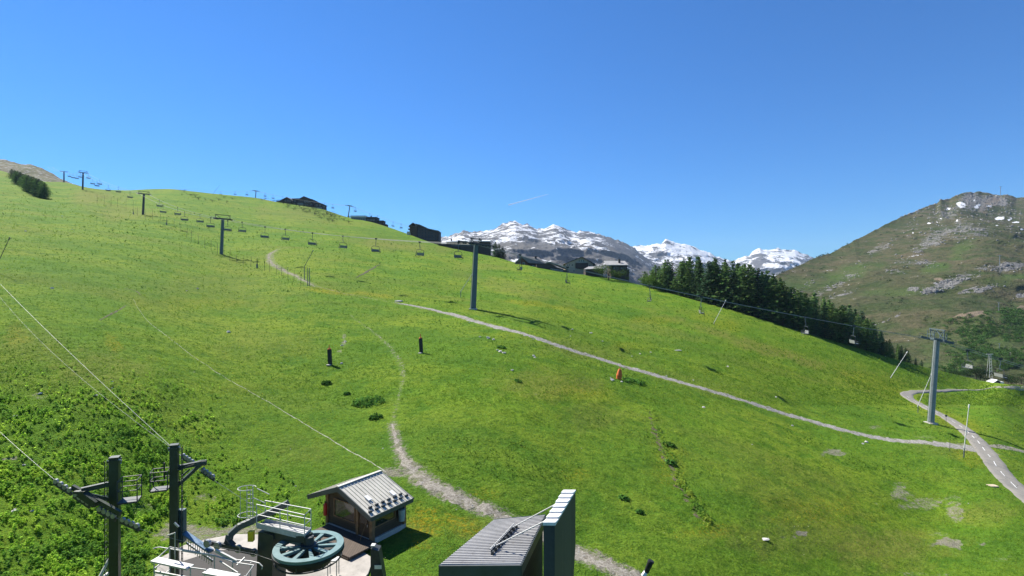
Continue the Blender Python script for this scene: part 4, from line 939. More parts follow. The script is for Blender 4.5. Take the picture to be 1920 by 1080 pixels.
# ------------------------------------------------------------------ the long chairlift
GAUGE = 5.2
TOW = [  # base pixel, rope pixel, depth
 ((120,342),(120,322),600.0),((155,357),(156,324),470.0),((268,407),(270,364),330.0),((415,480),(418,411),214.0),((887,578),(893,458),137.0),((1745,793),(1757,638),116.0)]
tops = [P(r[0], r[1], Y) for b, r, Y in TOW]
tops.append(Vector((196, 92, -42)))
tops.insert(0, tops[0]+(tops[0]-tops[1])*1.2+Vector((0,0,6)))
dirs = []
for i in range(1, len(tops)-1):
    d = (tops[i+1]-tops[i-1]); d.z = 0; dirs.append(d.normalized())
dirs[4] = ((tops[5]-tops[4]).normalized()*.55+(tops[6]-tops[5]).normalized()*.45); dirs[4].z = 0; dirs[4].normalize()
def slope_at(i):
    d = tops[i+1]-tops[i-1]; return d.normalized()
def lift_tower(i, label, paint, r0, r1, gantry=True, round_mast=False, group=None, L=2.6, gh=1.5):
    (bx, by), (tx, ty), Y = TOW[i]; top = tops[i+1]; b = P(bx, by, Y); gb = ground_z(b.x, b.y)
    base = Vector((b.x, b.y, min(b.z, gb)-.4))
    t = thing('chairlift_tower', tuple(base), label, 'lift tower', group)
    d = dirs[i]; px_ = Vector((d.y, -d.x, 0)); ds = slope_at(i+1)
    ctop = top+UP*.15
    if round_mast: m = MB().tube(base, ctop, r0, r1, 16)
    else:
        m = MB(); a = Vector((.98,.2,0)).normalized(); c = Vector((-a.y, a.x, 0))
        m.hexa([base+a*sx*r0+c*sy*r0 for sx, sy in ((-1,-1),(1,-1),(1,1),(-1,1))], [ctop+a*sx*r1+c*sy*r1 for sx, sy in ((-1,-1),(1,-1),(1,1),(-1,1))])
    m.build('mast', paint, t)
    MB().box(base+UP*.35, (r0*3, r0*3, .5)).build('footing', CONC, t)
    hd = DKSTEEL if not round_mast else TG
    m = MB(); m.bar(ctop-px_*(GAUGE/2+.5), ctop+px_*(GAUGE/2+.5), .42, .5); m.build('crossarm', hd, t)
    if gantry:
        m = MB(); h = gh
        for s in (-1, 1): m.bar(ctop+px_*s*GAUGE/2, ctop+px_*s*(GAUGE/2+.1)+UP*h, .16); m.bar(ctop+px_*s*.6, ctop+px_*s*GAUGE/2+UP*h, .12)
        m.bar(ctop-px_*(GAUGE/2+.4)+UP*h, ctop+px_*(GAUGE/2+.4)+UP*h, .2); 
        if round_mast:
            for s in (-1, 1):
                m.bar(ctop+px_*s*GAUGE/2, ctop-px_*s*.4+UP*h, .12); m.bar(ctop+px_*s*1.3+ds*1.2, ctop+px_*s*1.3+ds*1.2+UP*h*.8, .12); m.bar(ctop+px_*s*1.3-ds*1.2, ctop+px_*s*1.3-ds*1.2+UP*h*.8, .12)
            m.bar(ctop-ds*1.5+UP*h*.8, ctop+ds*1.5+UP*h*.8, .18); m.bar(ctop-px_*1.4-ds*1.2+UP*h*.4, ctop+px_*1.4-ds*1.2+UP*h*.4, .1); m.bar(ctop-px_*1.4+ds*1.2+UP*h*.4, ctop+px_*1.4+ds*1.2+UP*h*.4, .1)
        m.build('lifting_frame', hd, t)
    for s in (-1, 1):
        c = ctop+px_*s*GAUGE/2
        m = MB(); m.bar(c-ds*L, c+ds*L, .18, .28)
        for k in range(8): q = c+ds*(-L+.3+k*(2*L-.6)/7)-UP*.1; m.tube(q-px_*.1, q+px_*.1, .27, n=10)
        m.build('sheave_train', hd, t)
        cc = c+px_*s*.75-UP*.35
        m = MB(); m.bar(cc-ds*L, cc+ds*L, .5, .06)
        for k in range(4): q = cc+ds*(-L+k*2*L/3); m.tube(q, q+UP*1.0, .03)
        m.tube(cc-ds*L+UP, cc+ds*L+UP, .03); m.tube(cc-ds*L+UP*.5, cc+ds*L+UP*.5, .025); m.build('catwalk', hd, t)
    m = MB(); o = Vector((-1 if not round_mast else -1, -.15, 0)).normalized()
    for sx in (-.2, .2):
        s = Vector((.15, -1, 0)).normalized()*sx; m.tube(base+o*(r0+.18)+s, ctop+o*(r1+.18)+s, .03)
    n = int((ctop.z-base.z)/.45)
    for k in range(n):
        q = base.lerp(ctop, (k+.5)/n)+o*(r0+(r1-r0)*(k+.5)/n+.18); s = Vector((.15, -1, 0)).normalized()*.2; m.tube(q-s, q+s, .02, n=5)
    m.build('ladder', hd if round_mast else TG, t)
    return t
lift_tower(0, 'small dark lift tower farthest up the slope, leftmost on the skyline', DKSTEEL, .5, .4, False)
lift_tower(1, 'dark lift tower on the left skyline with wide head, second from the left', DKSTEEL, .5, .4)
lift_tower(2, 'dark lift tower standing on the upper left slope above the fence posts', DKSTEEL, .5, .4)
lift_tower(3, 'grey lift tower with a wide gantry head, midway up the left meadow', TG, .5, .42)
lift_tower(4, 'tall blue grey square lift tower in the middle of the meadow above the gravel track', TG, .66, .50, True, L=4.0, gh=1.2)
t6 = lift_tower(5, 'round grey lift tower with catwalks beside the bend of the road', TGL, .62, .52, True, True, L=1.9, gh=2.2)
strands = {}
for s in (-1, 1):
    pts = []
    for i in range(len(tops)-1):
        k0, k1 = max(i-1, 0), min(i, len(dirs)-1)
        a = tops[i]+Vector((dirs[k0].y, -dirs[k0].x, 0))*s*GAUGE/2; b = tops[i+1]+Vector((dirs[k1].y, -dirs[k1].x, 0))*s*GAUGE/2
        L = (b-a).length; sg = min(2.2, L*.0125)
        pts += sagged(a, b, sg, 28)[:-1]
    pts.append(b); strands[s] = pts
far_s = 1 if strands[1][110].y > strands[-1][110].y else -1
rope('lift_rope', strands[far_s], .052, 'pale chairlift rope strand strung on the far ends of the tower crossarms')
rope('lift_rope', strands[-far_s], .052, 'pale chairlift rope strand strung on the near ends of the tower crossarms')
def on_strand(s, px):
    pts = strands[s]
    for a, b in zip(pts, pts[1:]):
        if a.y < 20 or b.y < 20: continue
        xa, xb = CX+F*a.x/a.y, CX+F*b.x/b.y
        if xa <= px <= xb:
            lo, hi = 0., 1.
            for _ in range(25):
                t = (lo+hi)/2; q = a.lerp(b, t)
                if CX+F*q.x/q.y < px: lo = t
                else: hi = t
            return q, (b-a)
    return None, None
SEATG = gmat('seat_grey_plastic', (.10,.115,.12), .5, .2, 3)
SEATL = gmat('backrest_light_grey', (.19,.20,.19), .5, .15, 3)
def make_chair(loc, label, facing):
    """four-seat chair hung from its grip at the origin; +X is along the rope"""
    t = thing('lift_chair', (0,0,0), label, 'lift chair')
    W = 2.9; f = facing
    m = MB(); m.box((0,0,.05), (.75,.22,.30)); m.tube((-.3,0,-.12), (.3,0,-.12), .10); m.build('grip', DKSTEEL, t)
    m = MB(); m.poly([(0,0,0), (0,0,-1.1), (-.12*f,0,-1.5), (-.12*f,0,-2.15)], .075, 8); m.build('hanger', TG, t)
    m = MB(); m.poly([(-.12*f,-W*.30,-2.15), (-.12*f,W*.30,-2.15)], .06, 8)
    for s in (-1, 1): m.poly([(-.12*f,s*W*.30,-2.15), (-.13*f,s*W*.44,-2.3), (-.2*f,s*W*.5,-2.65), (-.25*f,s*W*.5,-3.5), (-.1*f,s*W*.49,-3.85), (.45*f,s*W*.49,-3.86)], .055, 8)
    m.build('frame', DKSTEEL, t)
    m = MB(); m.hexa([(-.22*f,-W*.48,-3.84), (.40*f,-W*.48,-3.80), (.40*f,W*.48,-3.80), (-.22*f,W*.48,-3.84)] if f > 0 else [(.40*f,-W*.48,-3.80), (-.22*f,-W*.48,-3.84), (-.22*f,W*.48,-3.84), (.40*f,W*.48,-3.80)],
                     [(-.22*f,-W*.48,-3.72), (.42*f,-W*.48,-3.66), (.42*f,W*.48,-3.66), (-.22*f,W*.48,-3.72)] if f > 0 else [(.42*f,-W*.48,-3.66), (-.22*f,-W*.48,-3.72), (-.22*f,W*.48,-3.72), (.42*f,W*.48,-3.66)]); m.build('seat', SEATG, t)
    m = MB(); a, b = (-.26*f, -.36*f); lo_, hi_ = -3.74, -3.05
    x0, x1 = sorted((a, a-.07*f)); y0, y1 = sorted((b, b-.07*f))
    m.hexa([(x0,-W*.47,lo_), (x1,-W*.47,lo_), (x1,W*.47,lo_), (x0,W*.47,lo_)], [(y0,-W*.47,hi_), (y1,-W*.47,hi_), (y1,W*.47,hi_), (y0,W*.47,hi_)]); m.build('backrest', SEATL, t)
    m = MB(); m.poly([(.45*f,-W*.46,-3.3), (.45*f,W*.46,-3.3)], .035)
    for s in (-1, 1): m.poly([(-.25*f,s*W*.46,-2.75), (.45*f,s*W*.46,-3.3), (.62*f,s*W*.30,-4.2)], .032)
    m.poly([(.62*f,-W*.30,-4.2), (.62*f,W*.30,-4.2)], .035); m.build('safety_bar', DKSTEEL, t)
    return t
up_chair = make_chair((0,0,0), 'x', -1); down_chair = make_chair((0,0,0), 'x', 1); used = set()
far_px = [130,144,166,187,222,299,333,375,454,535,643,787,975,1218,1510,1814,]
near_px = [137,151,174,182,203,244,306,346,395,427,497,586,705,860,1064,1315,1601,1876]
NUM = ['first','second','third','fourth','fifth','sixth','seventh','eighth','ninth','tenth','eleventh','twelfth']
def chair_label(px, strand):
    zone = [(160,'between the leftmost skyline towers'),(268,'just right of the skyline tower'),(416,'left of the gantry tower'),(890,'left of the tall middle tower'),(1750,'left of the round tower'),(9999,'right of the round tower')]
    lo = 0
    for hi, txt in zone:
        if px < hi:
            same = sorted(q for q in (far_px if strand == 'far' else near_px) if lo <= q < hi); k = same.index(px)
            return f'empty chair on the {strand} rope, {NUM[k]} along the span {txt}'
        lo = hi
for lst, s, proto, nm in ((far_px, far_s, up_chair, 'far'), (near_px, -far_s, down_chair, 'near')):
    for px in lst:
        q, d = on_strand(s, px)
        if q is None: print('no rope at', px); continue
        rz = math.atan2(d.y, d.x)
        if nm not in used: used.add(nm); o = proto; o.location = q; o.rotation_euler = (0,0,rz); o['label'] = chair_label(px, nm)
        else: o = dup(proto, q, rz, chair_label(px, nm))
        o['group'] = 'empty chairs hanging on the long chairlift'

# second lift on the skyline -------------------------------------------------
def sky_tower(b, r, Y, label, lean=0):
    base = P(b[0], b[1], Y)-UP*2; top = P(r[0], r[1], Y); t = thing('chairlift_tower', tuple(base), label, 'lift tower')
    ax = Vector((.55,.83,0)).normalized(); m = MB(); m.tube(base, top, .5, .38, 10); m.build('mast', TG, t)
    m = MB(); m.bar(top-ax*2.6+UP*.2, top+ax*2.6+UP*.2, .5, .5); m.build('crossarm', TG, t)
    for s in (-1, 1):
        c = top+ax*s*2.5; m = MB(); m.bar(c-Vector((2.6,-.8,-.4)), c+Vector((2.6,-.8,-.9)), .3, .4); m.build('sheave_train', TG, t)
    return top, ax
TA, axA = sky_tower((479,371),(480,358), 590, 'small lift tower standing alone on the rounded skyline left of the brown chalets')
TB, axB = sky_tower((652,408),(656,386), 500, 'leaning lift tower on the skyline just left of the flat roofed lodge')
pts0 = [P(330,352,720), TA, TB, P(880,458,430)]
strands2 = {}
for s in (-1, 1):
    pp = []
    for a, b in zip(pts0, pts0[1:]): pp += sagged(a+axA*s*2.5, b+axA*s*2.5, (b-a).length*.012, 24)[:-1]
    strands2[s] = pp
    rope('lift_rope', pp, .055, 'thin dark rope of the skyline lift, ' + ('nearer strand' if s < 0 else 'farther strand'))
strands_main = strands; strands = strands2
sk_far = [463,497,530,624,666,708,752]; sk_near = [414,441,512,608,693,737]
for k, px in enumerate(sorted(sk_far+sk_near)):
    q, d = on_strand(1 if px in sk_far else -1, px)
    if q is None: continue
    where = 'left of the lone skyline tower' if px < 480 else ('between the lone skyline tower and the leaning tower' if px < 655 else 'right of the leaning skyline tower')
    same = [p for p in sorted(sk_far+sk_near) if (p < 480) == (px < 480) and (p < 655) == (px < 655)]
    dup(up_chair if px in sk_far else down_chair, q, math.atan2(d.y, d.x), f'tiny empty chair against the sky, {NUM[same.index(px)]} {where}', group='chairs of the skyline lift')
strands = strands_main

# ------------------------------------------------------------------ posts, lances, small things on the meadow
def padded_post(px, py, top, label):
    b = G(px, py); h = (py-top)/F*b.y; t = thing('padded_post', tuple(b), label, 'post', 'padded posts on the meadow')
    lean = Vector((-.05*h, 0, h)); m = MB(); n = 12
    m.tube(b-UP*.2, b+lean*.76, .26, .24, 14)
    for k in range(4):
        a = k*math.pi/2+.4; u = Vector((math.cos(a), math.sin(a), 0))*.26; m.tube(b+u, b+u+lean*.76, .05, n=6)
    m.build('padding', gmat('black_padding', (.018,.018,.02), .55, .3, 3), t)
    MB().tube(b+lean*.76, b+lean*.82, .27, .2, 12).build('collar', ORANGE, t)
    MB().tube(b+lean*.8, b+lean, .06, .05, 8).build('pipe', RED, t)
    m = MB(); m.blob(b+Vector((-.15,-.3,.02)), .28, 4, 1, .3, (1.4,.8,.4)); m.build('base_stone', STONE, t)
padded_post(619, 684, 646, 'black padded post with orange top, the nearer one left of the stony trail')
padded_post(790, 662, 626, 'black padded post with orange top, the farther one right of the stony trail')
b = G(1160, 710); t = thing('padded_hydrant', tuple(b), 'orange padded hydrant leaning beside the gravel track', 'hydrant')
m = MB(); m.poly([b-UP*.1, b+Vector((.1,0,.7)), b+Vector((.18,0,1.4)), b+Vector((.2,0,1.75))], [.42,.5,.36,.22], 12); m.build('padding', ORANGE, t)
MB().tube(b+Vector((.2,0,1.7)), b+Vector((.22,0,2.3)), .05, .04).build('pipe', RED, t)
def lance(bx, by, tx, ty, label, post=.18, col=None, r=.10, two=True):
    b = G(bx, by); top = P(tx, ty, b.y-.5); t = thing('snow_lance', tuple(b), label, 'snow lance', 'snowmaking lances on the slope')
    k = b.lerp(top, post); k.x = b.x
    MB().tube(b-UP*.2, k, r*1.1, r, 8).build('stand', TG, t)
    m = MB(); a = k-(top-k)*.05; m.tube(a, top, r*.85, r*.6, 8); m.build('lance_tube', col or GALV, t)
    m = MB(); d = (top-k).normalized(); m.tube(top-d*.4, top+d*.15, r*1.3, r*1.1, 8); m.build('nozzle_head', col or GALV, t)
    return t
LW = gmat('lance_white', (.62,.61,.58), .5, .1, 3)
lance(864, 557, 886, 513, 'slanting pale lance just left of the tall middle lift tower', .25)
lance(1339, 609, 1361, 563, 'slanting white lance on the open slope below the dark forest', .12, LW)
lance(1671, 708, 1701, 660, 'slanting white lance at the right end of the slope near the last trees', .06, LW)
lance(1721, 774, 1747, 700, 'slanting white lance crossing the round tower by the road bend', .2, LW, .08)
lance(1807, 858, 1817, 760, 'nearly upright white lance at the junction of track and road', .18, LW, .09)
lance(571, 525, 587, 470, 'dark slanting lance beside the fence posts above the track', .45, TG)
lance(-2, 512, 18, 446, 'dark slanting lance at the left edge of the meadow', .3, DKSTEEL, .07)
lance(400, 366, 411, 348, 'tiny dark lance on the rounded skyline', .2, TG, .12)
# fence posts
FP = [(182,372),(195,375),(208,378),(221,381),(236,386),(250,389),(258,395),(272,400),(286,403),(300,409),(314,413),(326,419),(338,426),(350,436),(359,443),(372,448),(384,455),(396,461),(408,468),(420,474),(431,480),(444,484),(456,487),(470,491),(483,495),(496,499),(506,502),(519,505),(528,509),(540,514),(551,519),(564,527)]
fp0 = None
for k, (x, y) in enumerate(FP):
    b = G(x, y+9); h = 20/F*b.y*(.85+.3*random.random())
    if fp0 is None or k == 16:
        m = MB(); m.tube((0,0,-.3), (.02,.02,1), .055, .05, 6)
        fp0 = m.build('fence_post', gmat('weathered_post', (.085,.075,.055), .9), loc=tuple(b), local=True); fp0.scale = (1,1,h)
        tag(fp0, 'thin dark post in the long row of posts running down the left slope', 'fence post', 'fence posts down the left slope')
    else:
        o = fp0.copy(); COL.objects.link(o); o.location = b; o.scale = (1,1,h); o.rotation_euler = (random.uniform(-.06,.06), random.uniform(-.06,.06), random.random()*6)
for x, y in ((250,402),(312,421),(482,502)):
    b = G(x, y); t = thing('hydrant', tuple(b), {250:'grey hydrant box near the tower above the fence posts',312:'small grey hydrant among the upper fence posts',482:'grey hydrant at the lower fence posts'}[x], 'hydrant')
    MB().tube(b-UP*.2, b+UP*1.3, .3, .26, 10).build('body', TG, t); MB().tube(b+UP*1.3, b+UP*3.2, .1, .08, 8).build('riser', DKSTEEL, t)
for x, dx in ((577,0),(580.5,1)):
    b = G(x, 536); h = 34/F*b.y; m = MB(); m.tube(b-UP*.3, b+UP*h, .11, .09, 8); o = m.build('tall_post', TG, loc=tuple(b)); tag(o, 'tall thin grey post beside the track curve, ' + ('right' if dx else 'left')+' one of the pair', 'post', 'pair of tall posts by the track')
# signs near the road
b = G(1774, 794); t = thing('road_sign', tuple(b), 'small dark sign on a post beside the road below the bend', 'sign')
MB().tube(b-UP*.1, b+UP*1.6, .035).build('post', DKSTEEL, t); MB().box(b+UP*1.75, (.45,.05,.4)).build('panel', DKSTEEL, t)
b = G(1781, 846); m = MB(); m.tube(b-UP*.1, b+UP*2.1, .035); tag(m.build('marker_stake', DKSTEEL, loc=tuple(b)), 'thin stake standing in the gravel left of the tall white lance', 'stake')
b = G(1737, 790); t = thing('guide_stake', tuple(b), 'thin pale stake right beside the foot of the round tower', 'stake')
b = G(1861, 912); t2 = thing('wooden_pallet', tuple(b), 'pale wooden pallet lying in the grass left of the road', 'pallet')
bpy.data.objects.remove(t)
m = MB()
for k in range(6): m.box(b+Vector((-.5+k*.2, 0, .16)), (.13, .8, .03))
m.build('slats', gmat('pallet_wood', (.45,.38,.27), .85), t2)
m = MB()
for s in (-.35, 0, .35): m.box(b+Vector((0, s, .07)), (1.15, .1, .13))
m.build('runners', gmat('pallet_wood', (.45,.38,.27), .85), t2)
b = G(1431, 1009); m = MB(); m.blob(b-UP*.02, .55, 11, 2, .12, (1.05,.5,.11)); tag(m.build('stone_slab', gmat('white_slab', (.46,.44,.41), .9, .12), loc=tuple(b)), 'flat whitish slab lying in the grass at lower right', 'slab')
b = G(1271, 657); m = MB(); m.blob(b+UP*.1, .8, 12, 2, .2, (1.4,.5,.2)); tag(m.build('flat_rock', STONE, loc=tuple(b)), 'flat grey rock on the slope above the gravel track, left of the forest lance', 'rock')
b = G(748, 565); m = MB(); m.blob(b+UP*.1, .8, 14, 2, .2, (1.5,.6,.3)); tag(m.build('flat_rock', gmat('white_slab', (.46,.44,.41), .9, .12), loc=tuple(b)), 'whitish flat rock at the narrow upper end of the gravel track', 'rock')
# loose stones
ST = [(370,541,.5),(350,545,.3),(97,541,.5),(180,742,.9),(210,715,.6),(75,738,.8),(285,791,.7),(210,727,.4),(30,780,.7),(45,872,.5),(60,958,.5),(28,958,.9),(554,912,.35),(560,920,.2),(641,648,.4),(640,682,.4),(648,641,.4),(915,634,.7),(925,637,.5),(900,632,.4),(938,660,.6),(945,662,.5),(933,657,.4),(960,694,.4),(973,716,.35),(1000,667,.5),(1003,670,.4),(1148,712,.7),(1166,716,.4),(1145,708,.3),(1073,618,.5),(1108,624,.6),(1130,640,.4),(1070,630,.3),(1410,833,.5),(1624,829,.6),(1618,832,.4),(1485,798,.4),(1320,764,.5),(1455,744,.4),(428,622,.6),(300,385,.6),(116,405,.6),(48,433,.6),(135,430,.5),(545,842,.3),(718,841,.35),(1660,640,.4),(1365,688,.6),(1220,660,.4),(1200,663,.4),(1185,668,.3),(1090,840,.3),(1816,945,.35),(1300,712,.35),(1250,705,.3),(856,955,.25),(885,948,.3),(905,968,.22),(842,930,.2),(965,985,.25),(792,905,.3),(776,880,.25),(1120,1055,.25),(1085,1035,.3),(1095,1042,.2),(1150,1075,.25),(1010,1003,.2),(756,845,.2),(752,822,.2),(1210,700,.3),(1050,652,.35),(1000,636,.3),(880,604,.35),(1340,737,.3),(1440,768,.3),(1561,803,.3)]
sm = {}
for k, (x, y, r) in enumerate(ST):
    b = G(x, y); q = k % 5
    if q not in sm:
        m = MB(); m.blob((0,0,.12), 1, 30+q, 2, .35, (1,.75,.55)); o = m.build('stone', gmat('white_slab', (.46,.44,.41), .9, .12) if q < 3 else STONE, loc=tuple(b), local=True); sm[q] = o
    else: o = sm[q].copy(); COL.objects.link(o)
    o.location = b; o.scale = (r*(.62 if b.y > 75 else .22),)*3; o.rotation_euler = (0,0,random.random()*6)
    tag(o, 'pale loose stone lying in the short grass', 'stone', 'pale stones scattered over the meadow')
# rubble heap at the pad corner
for k in range(26):
    a = P(252+random.random()*44, 1068+random.random()*24, 27.0); b = Vector((a.x, a.y, ground_z(a.x, a.y)))
    o = sm[k % 3].copy(); COL.objects.link(o); o.location = b; o.scale = (.18+.16*random.random(),)*3; o.rotation_euler = (random.random(),random.random(),random.random()*6)
    tag(o, 'white broken stone in the heap beside the lower walkway', 'stone', 'white rubble beside the lower walkway')
# vapour trail high in the sky
a, b = P(953,384.5,6500), P(1028,364,6500); m = MB(); n = 26
m.poly([a.lerp(b, t) for t in np.linspace(0, 1, n)], [7*(1-t)**.7+1.5 for t in np.linspace(0, 1, n)], 8)
mt, nt = newmat('vapour'); vb = nd(nt, 'ShaderNodeBsdfDiffuse', {0: (.9,.9,.92)}); tb = nd(nt, 'ShaderNodeBsdfTransparent')
mxs = nd(nt, 'ShaderNodeMixShader', {0: .38}); nt.links.new(tb.outputs[0], mxs.inputs[1]); nt.links.new(vb.outputs[0], mxs.inputs[2]); nt.links.new(mxs.outputs[0], nd(nt, 'ShaderNodeOutputMaterial').inputs[0])
tag(m.build('vapour_trail', mt, loc=tuple(a)), 'short white vapour trail in the sky above the snowy peaks', 'vapour trail')
# ------------------------------------------------------------------ buildings on the crest
BROWN = boards('brown_chalet_boards', (.12,.08,.055), .35)
BROWN2 = boards('dark_chalet_boards', (.070,.054,.045), .35)
CREAM = gmat('cream_render', (.40,.36,.28), .9, .1, .8)
GREYW = gmat('grey_render', (.20,.20,.19), .9, .15, .6)
SLATE = gmat('dark_slate_roof', (.045,.042,.042), .7, .25, .6)
FRAME = gmat('pale_window_frame', (.50,.44,.34), .7, .15)
class House:
    """a building placed by the photograph's width at depth Y: local x to the right, y away, z up"""
    def __init__(s, name, label, px0, px1, pybase, Y, cat='building', rz=0.):
        a, b = P(px0, pybase, Y), P(px1, pybase, Y); s.o = a; s.w = (b-a).length; s.Y = Y; s.px0 = px0; s.pyb = pybase
        s.ax = Vector((math.cos(rz), math.sin(rz), 0)); s.ay = Vector((-s.ax.y, s.ax.x, 0))
        s.t = thing(name, tuple(a), label, cat)
    def X(s, px): return (px-s.px0)/F*s.Y
    def Z(s, py): return (s.pyb-py)/F*s.Y
    def L(s, x, y, z): return s.o+s.ax*x+s.ay*y+UP*z
    def block(s, x0, x1, y0, y1, z0, z1, name, mat, parent=None):
        m = MB(); m.hexa([s.L(x0,y0,z0), s.L(x1,y0,z0), s.L(x1,y1,z0), s.L(x0,y1,z0)], [s.L(x0,y0,z1), s.L(x1,y0,z1), s.L(x1,y1,z1), s.L(x0,y1,z1)])
        return m.build(name, mat, parent or s.t)
    def gable(s, x0, x1, y0, y1, ze, zr, mat, ov=.7, th=.35, along='y', xr=None):
        """two roof slopes; ridge runs away from the viewer ('y') or left-right ('x')"""
        m = MB()
        if along == 'y':
            xr = (x0+x1)/2 if xr is None else xr
            for xa, za, xb, zb in ((x0-ov, ze-ov*(zr-ze)/max(.1, xr-x0), xr, zr), (xr, zr, x1+ov, ze-ov*(zr-ze)/max(.1, x1-xr))):
                m.hexa([s.L(xa,y0-ov,za-th), s.L(xb,y0-ov,zb-th), s.L(xb,y1+ov,zb-th), s.L(xa,y1+ov,za-th)], [s.L(xa,y0-ov,za), s.L(xb,y0-ov,zb), s.L(xb,y1+ov,zb), s.L(xa,y1+ov,za)])
        else:
            ym = (y0+y1)/2; k = ov*(zr-ze)/(ym-y0)
            m.hexa([s.L(x0-ov,y0-ov,ze-k-th), s.L(x1+ov,y0-ov,ze-k-th), s.L(x1+ov,ym,zr-th), s.L(x0-ov,ym,zr-th)], [s.L(x0-ov,y0-ov,ze-k), s.L(x1+ov,y0-ov,ze-k), s.L(x1+ov,ym,zr), s.L(x0-ov,ym,zr)])
            m.hexa([s.L(x0-ov,ym,zr-th), s.L(x1+ov,ym,zr-th), s.L(x1+ov,y1+ov,ze-k-th), s.L(x0-ov,y1+ov,ze-k-th)], [s.L(x0-ov,ym,zr), s.L(x1+ov,ym,zr), s.L(x1+ov,y1+ov,ze-k), s.L(x0-ov,y1+ov,ze-k)])
        return m.build('roof', mat, s.t)
    def gwall(s, x0, x1, y0, y1, z0, ze, zr, mat, xr=None):
        xr = (x0+x1)/2 if xr is None else xr; m = MB()
        m.prism([s.L(x0,y0,z0), s.L(x1,y0,z0), s.L(x1,y0,ze), s.L(xr,y0,zr), s.L(x0,y0,ze)], s.ay*(y1-y0)); return m.build('wall', mat, s.t)
    def win(s, x, y, z, w=1.1, h=1.2, frame=None): return window_on(s.t, s.L(x, y, z), s.ax, -s.ay, w, h, frame or FRAME, .12, .14)
    def balcony(s, x0, x1, y, z, d=1.3):
        m = MB(); m.hexa([s.L(x0,y-d,z), s.L(x1,y-d,z), s.L(x1,y,z), s.L(x0,y,z)], [s.L(x0,y-d,z+.15), s.L(x1,y-d,z+.15), s.L(x1,y,z+.15), s.L(x0,y,z+.15)])
        m.hexa([s.L(x0,y-d,z+.15), s.L(x1,y-d,z+.15), s.L(x1,y-d+.08,z+.15), s.L(x0,y-d+.08,z+.15)], [s.L(x0,y-d,z+1.05), s.L(x1,y-d,z+1.05), s.L(x1,y-d+.08,z+1.05), s.L(x0,y-d+.08,z+1.05)])
        return m.build('balcony', BROWN, s.t)
# chalet residence on the rounded skyline
h = House('chalet_residence', 'long dark brown residence with stepped gabled roofs on the upper skyline', 511, 606, 396, 560)
X, Z = h.X, h.Z
h.gwall(X(526), X(548), 0, 14, -4, Z(376), Z(369.8), BROWN2, X(538.5)); h.gable(X(526), X(548), 0, 14, Z(376), Z(369.5), SLATE, 1.2, .5, xr=X(538.5))
h.block(X(512), X(527), 1, 12, -4, Z(378.5), 'wall', BROWN2); h.gable(X(510), X(527), 1, 12, Z(380), Z(375.8), SLATE, .6, .5, xr=X(526))
h.block(X(547), X(560), 2, 12, -4, Z(373), 'wall', BROWN2); h.block(X(546), X(561), 1, 13, Z(373)+.02, Z(371.6), 'roof', SLATE)
h.gwall(X(559), X(587), -1, 14, -5, Z(374), Z(369.2), BROWN2, X(570)); h.gable(X(559), X(587), -1, 14, Z(374.5), Z(368.3), SLATE, 1.0, .6, xr=X(571))
h.gwall(X(589), X(605), 0, 12, -6, Z(382), Z(379.8), BROWN2, X(597)); h.gable(X(589), X(605), 0, 12, Z(382.3), Z(379.3), SLATE, .8, .5)
h.block(X(560), X(570), -3, -1.05, -6, Z(381.5), 'annex', GREYW); h.block(X(586), X(604), -3, -1.05, -7, Z(389.5), 'annex', GREYW)
for px, py in ((573,378),(577,378),(573,383),(577,383),(581,380),(584,384),(594,385),(600,385)): h.win(X(px), (-1 if px < 587 else 0)-.02, Z(py), 1.2, 1.5)
for px, py in ((535,376),(540,376),(544,377),(551,376),(549,381)): h.win(X(px), -.02 if px < 547 else 1.98, Z(py), 1.2, 1.4)
h.balcony(X(573), X(586), -1, Z(387)); h.balcony(X(573), X(586), -1, Z(382.5))
# flat lodge
h = House('flat_lodge', 'low grey flat roofed lodge on the skyline right of the leaning tower', 658, 724, 424, 480)
X, Z = h.X, h.Z
h.block(X(658), X(686), 0, 12, -3, Z(407.5), 'wall', GREYW); h.block(X(657.5), X(686), -.6, 12.6, Z(407.5)+.02, Z(404.2), 'roof', PALEROOF)
h.block(X(686), X(705), 1, 12, -3, Z(408.3), 'wall', BROWN2); h.block(X(686), X(706), .4, 12, Z(408.3)+.02, Z(406.6), 'roof', SLATE)
h.block(X(705), X(718), 1.5, 10, -3, Z(414), 'wall', BROWN2); h.block(X(704), X(718.5), .9, 10, Z(414)+.02, Z(413), 'roof', SLATE); h.block(X(718), X(724), 2, 8, -3, Z(419.8), 'terrace', BROWN2)
for px in (667, 683, 693): h.block(X(px-.8), X(px+.8), 5, 6.5, Z(406), Z(402.8), 'chimney', SLATE)
for k in range(6): h.win(X(661+k*4.2), -.02, Z(411), 1.2, 1.2)
for k in range(3): h.win(X(690+k*5), .98, Z(412), 1.3, 1.2)
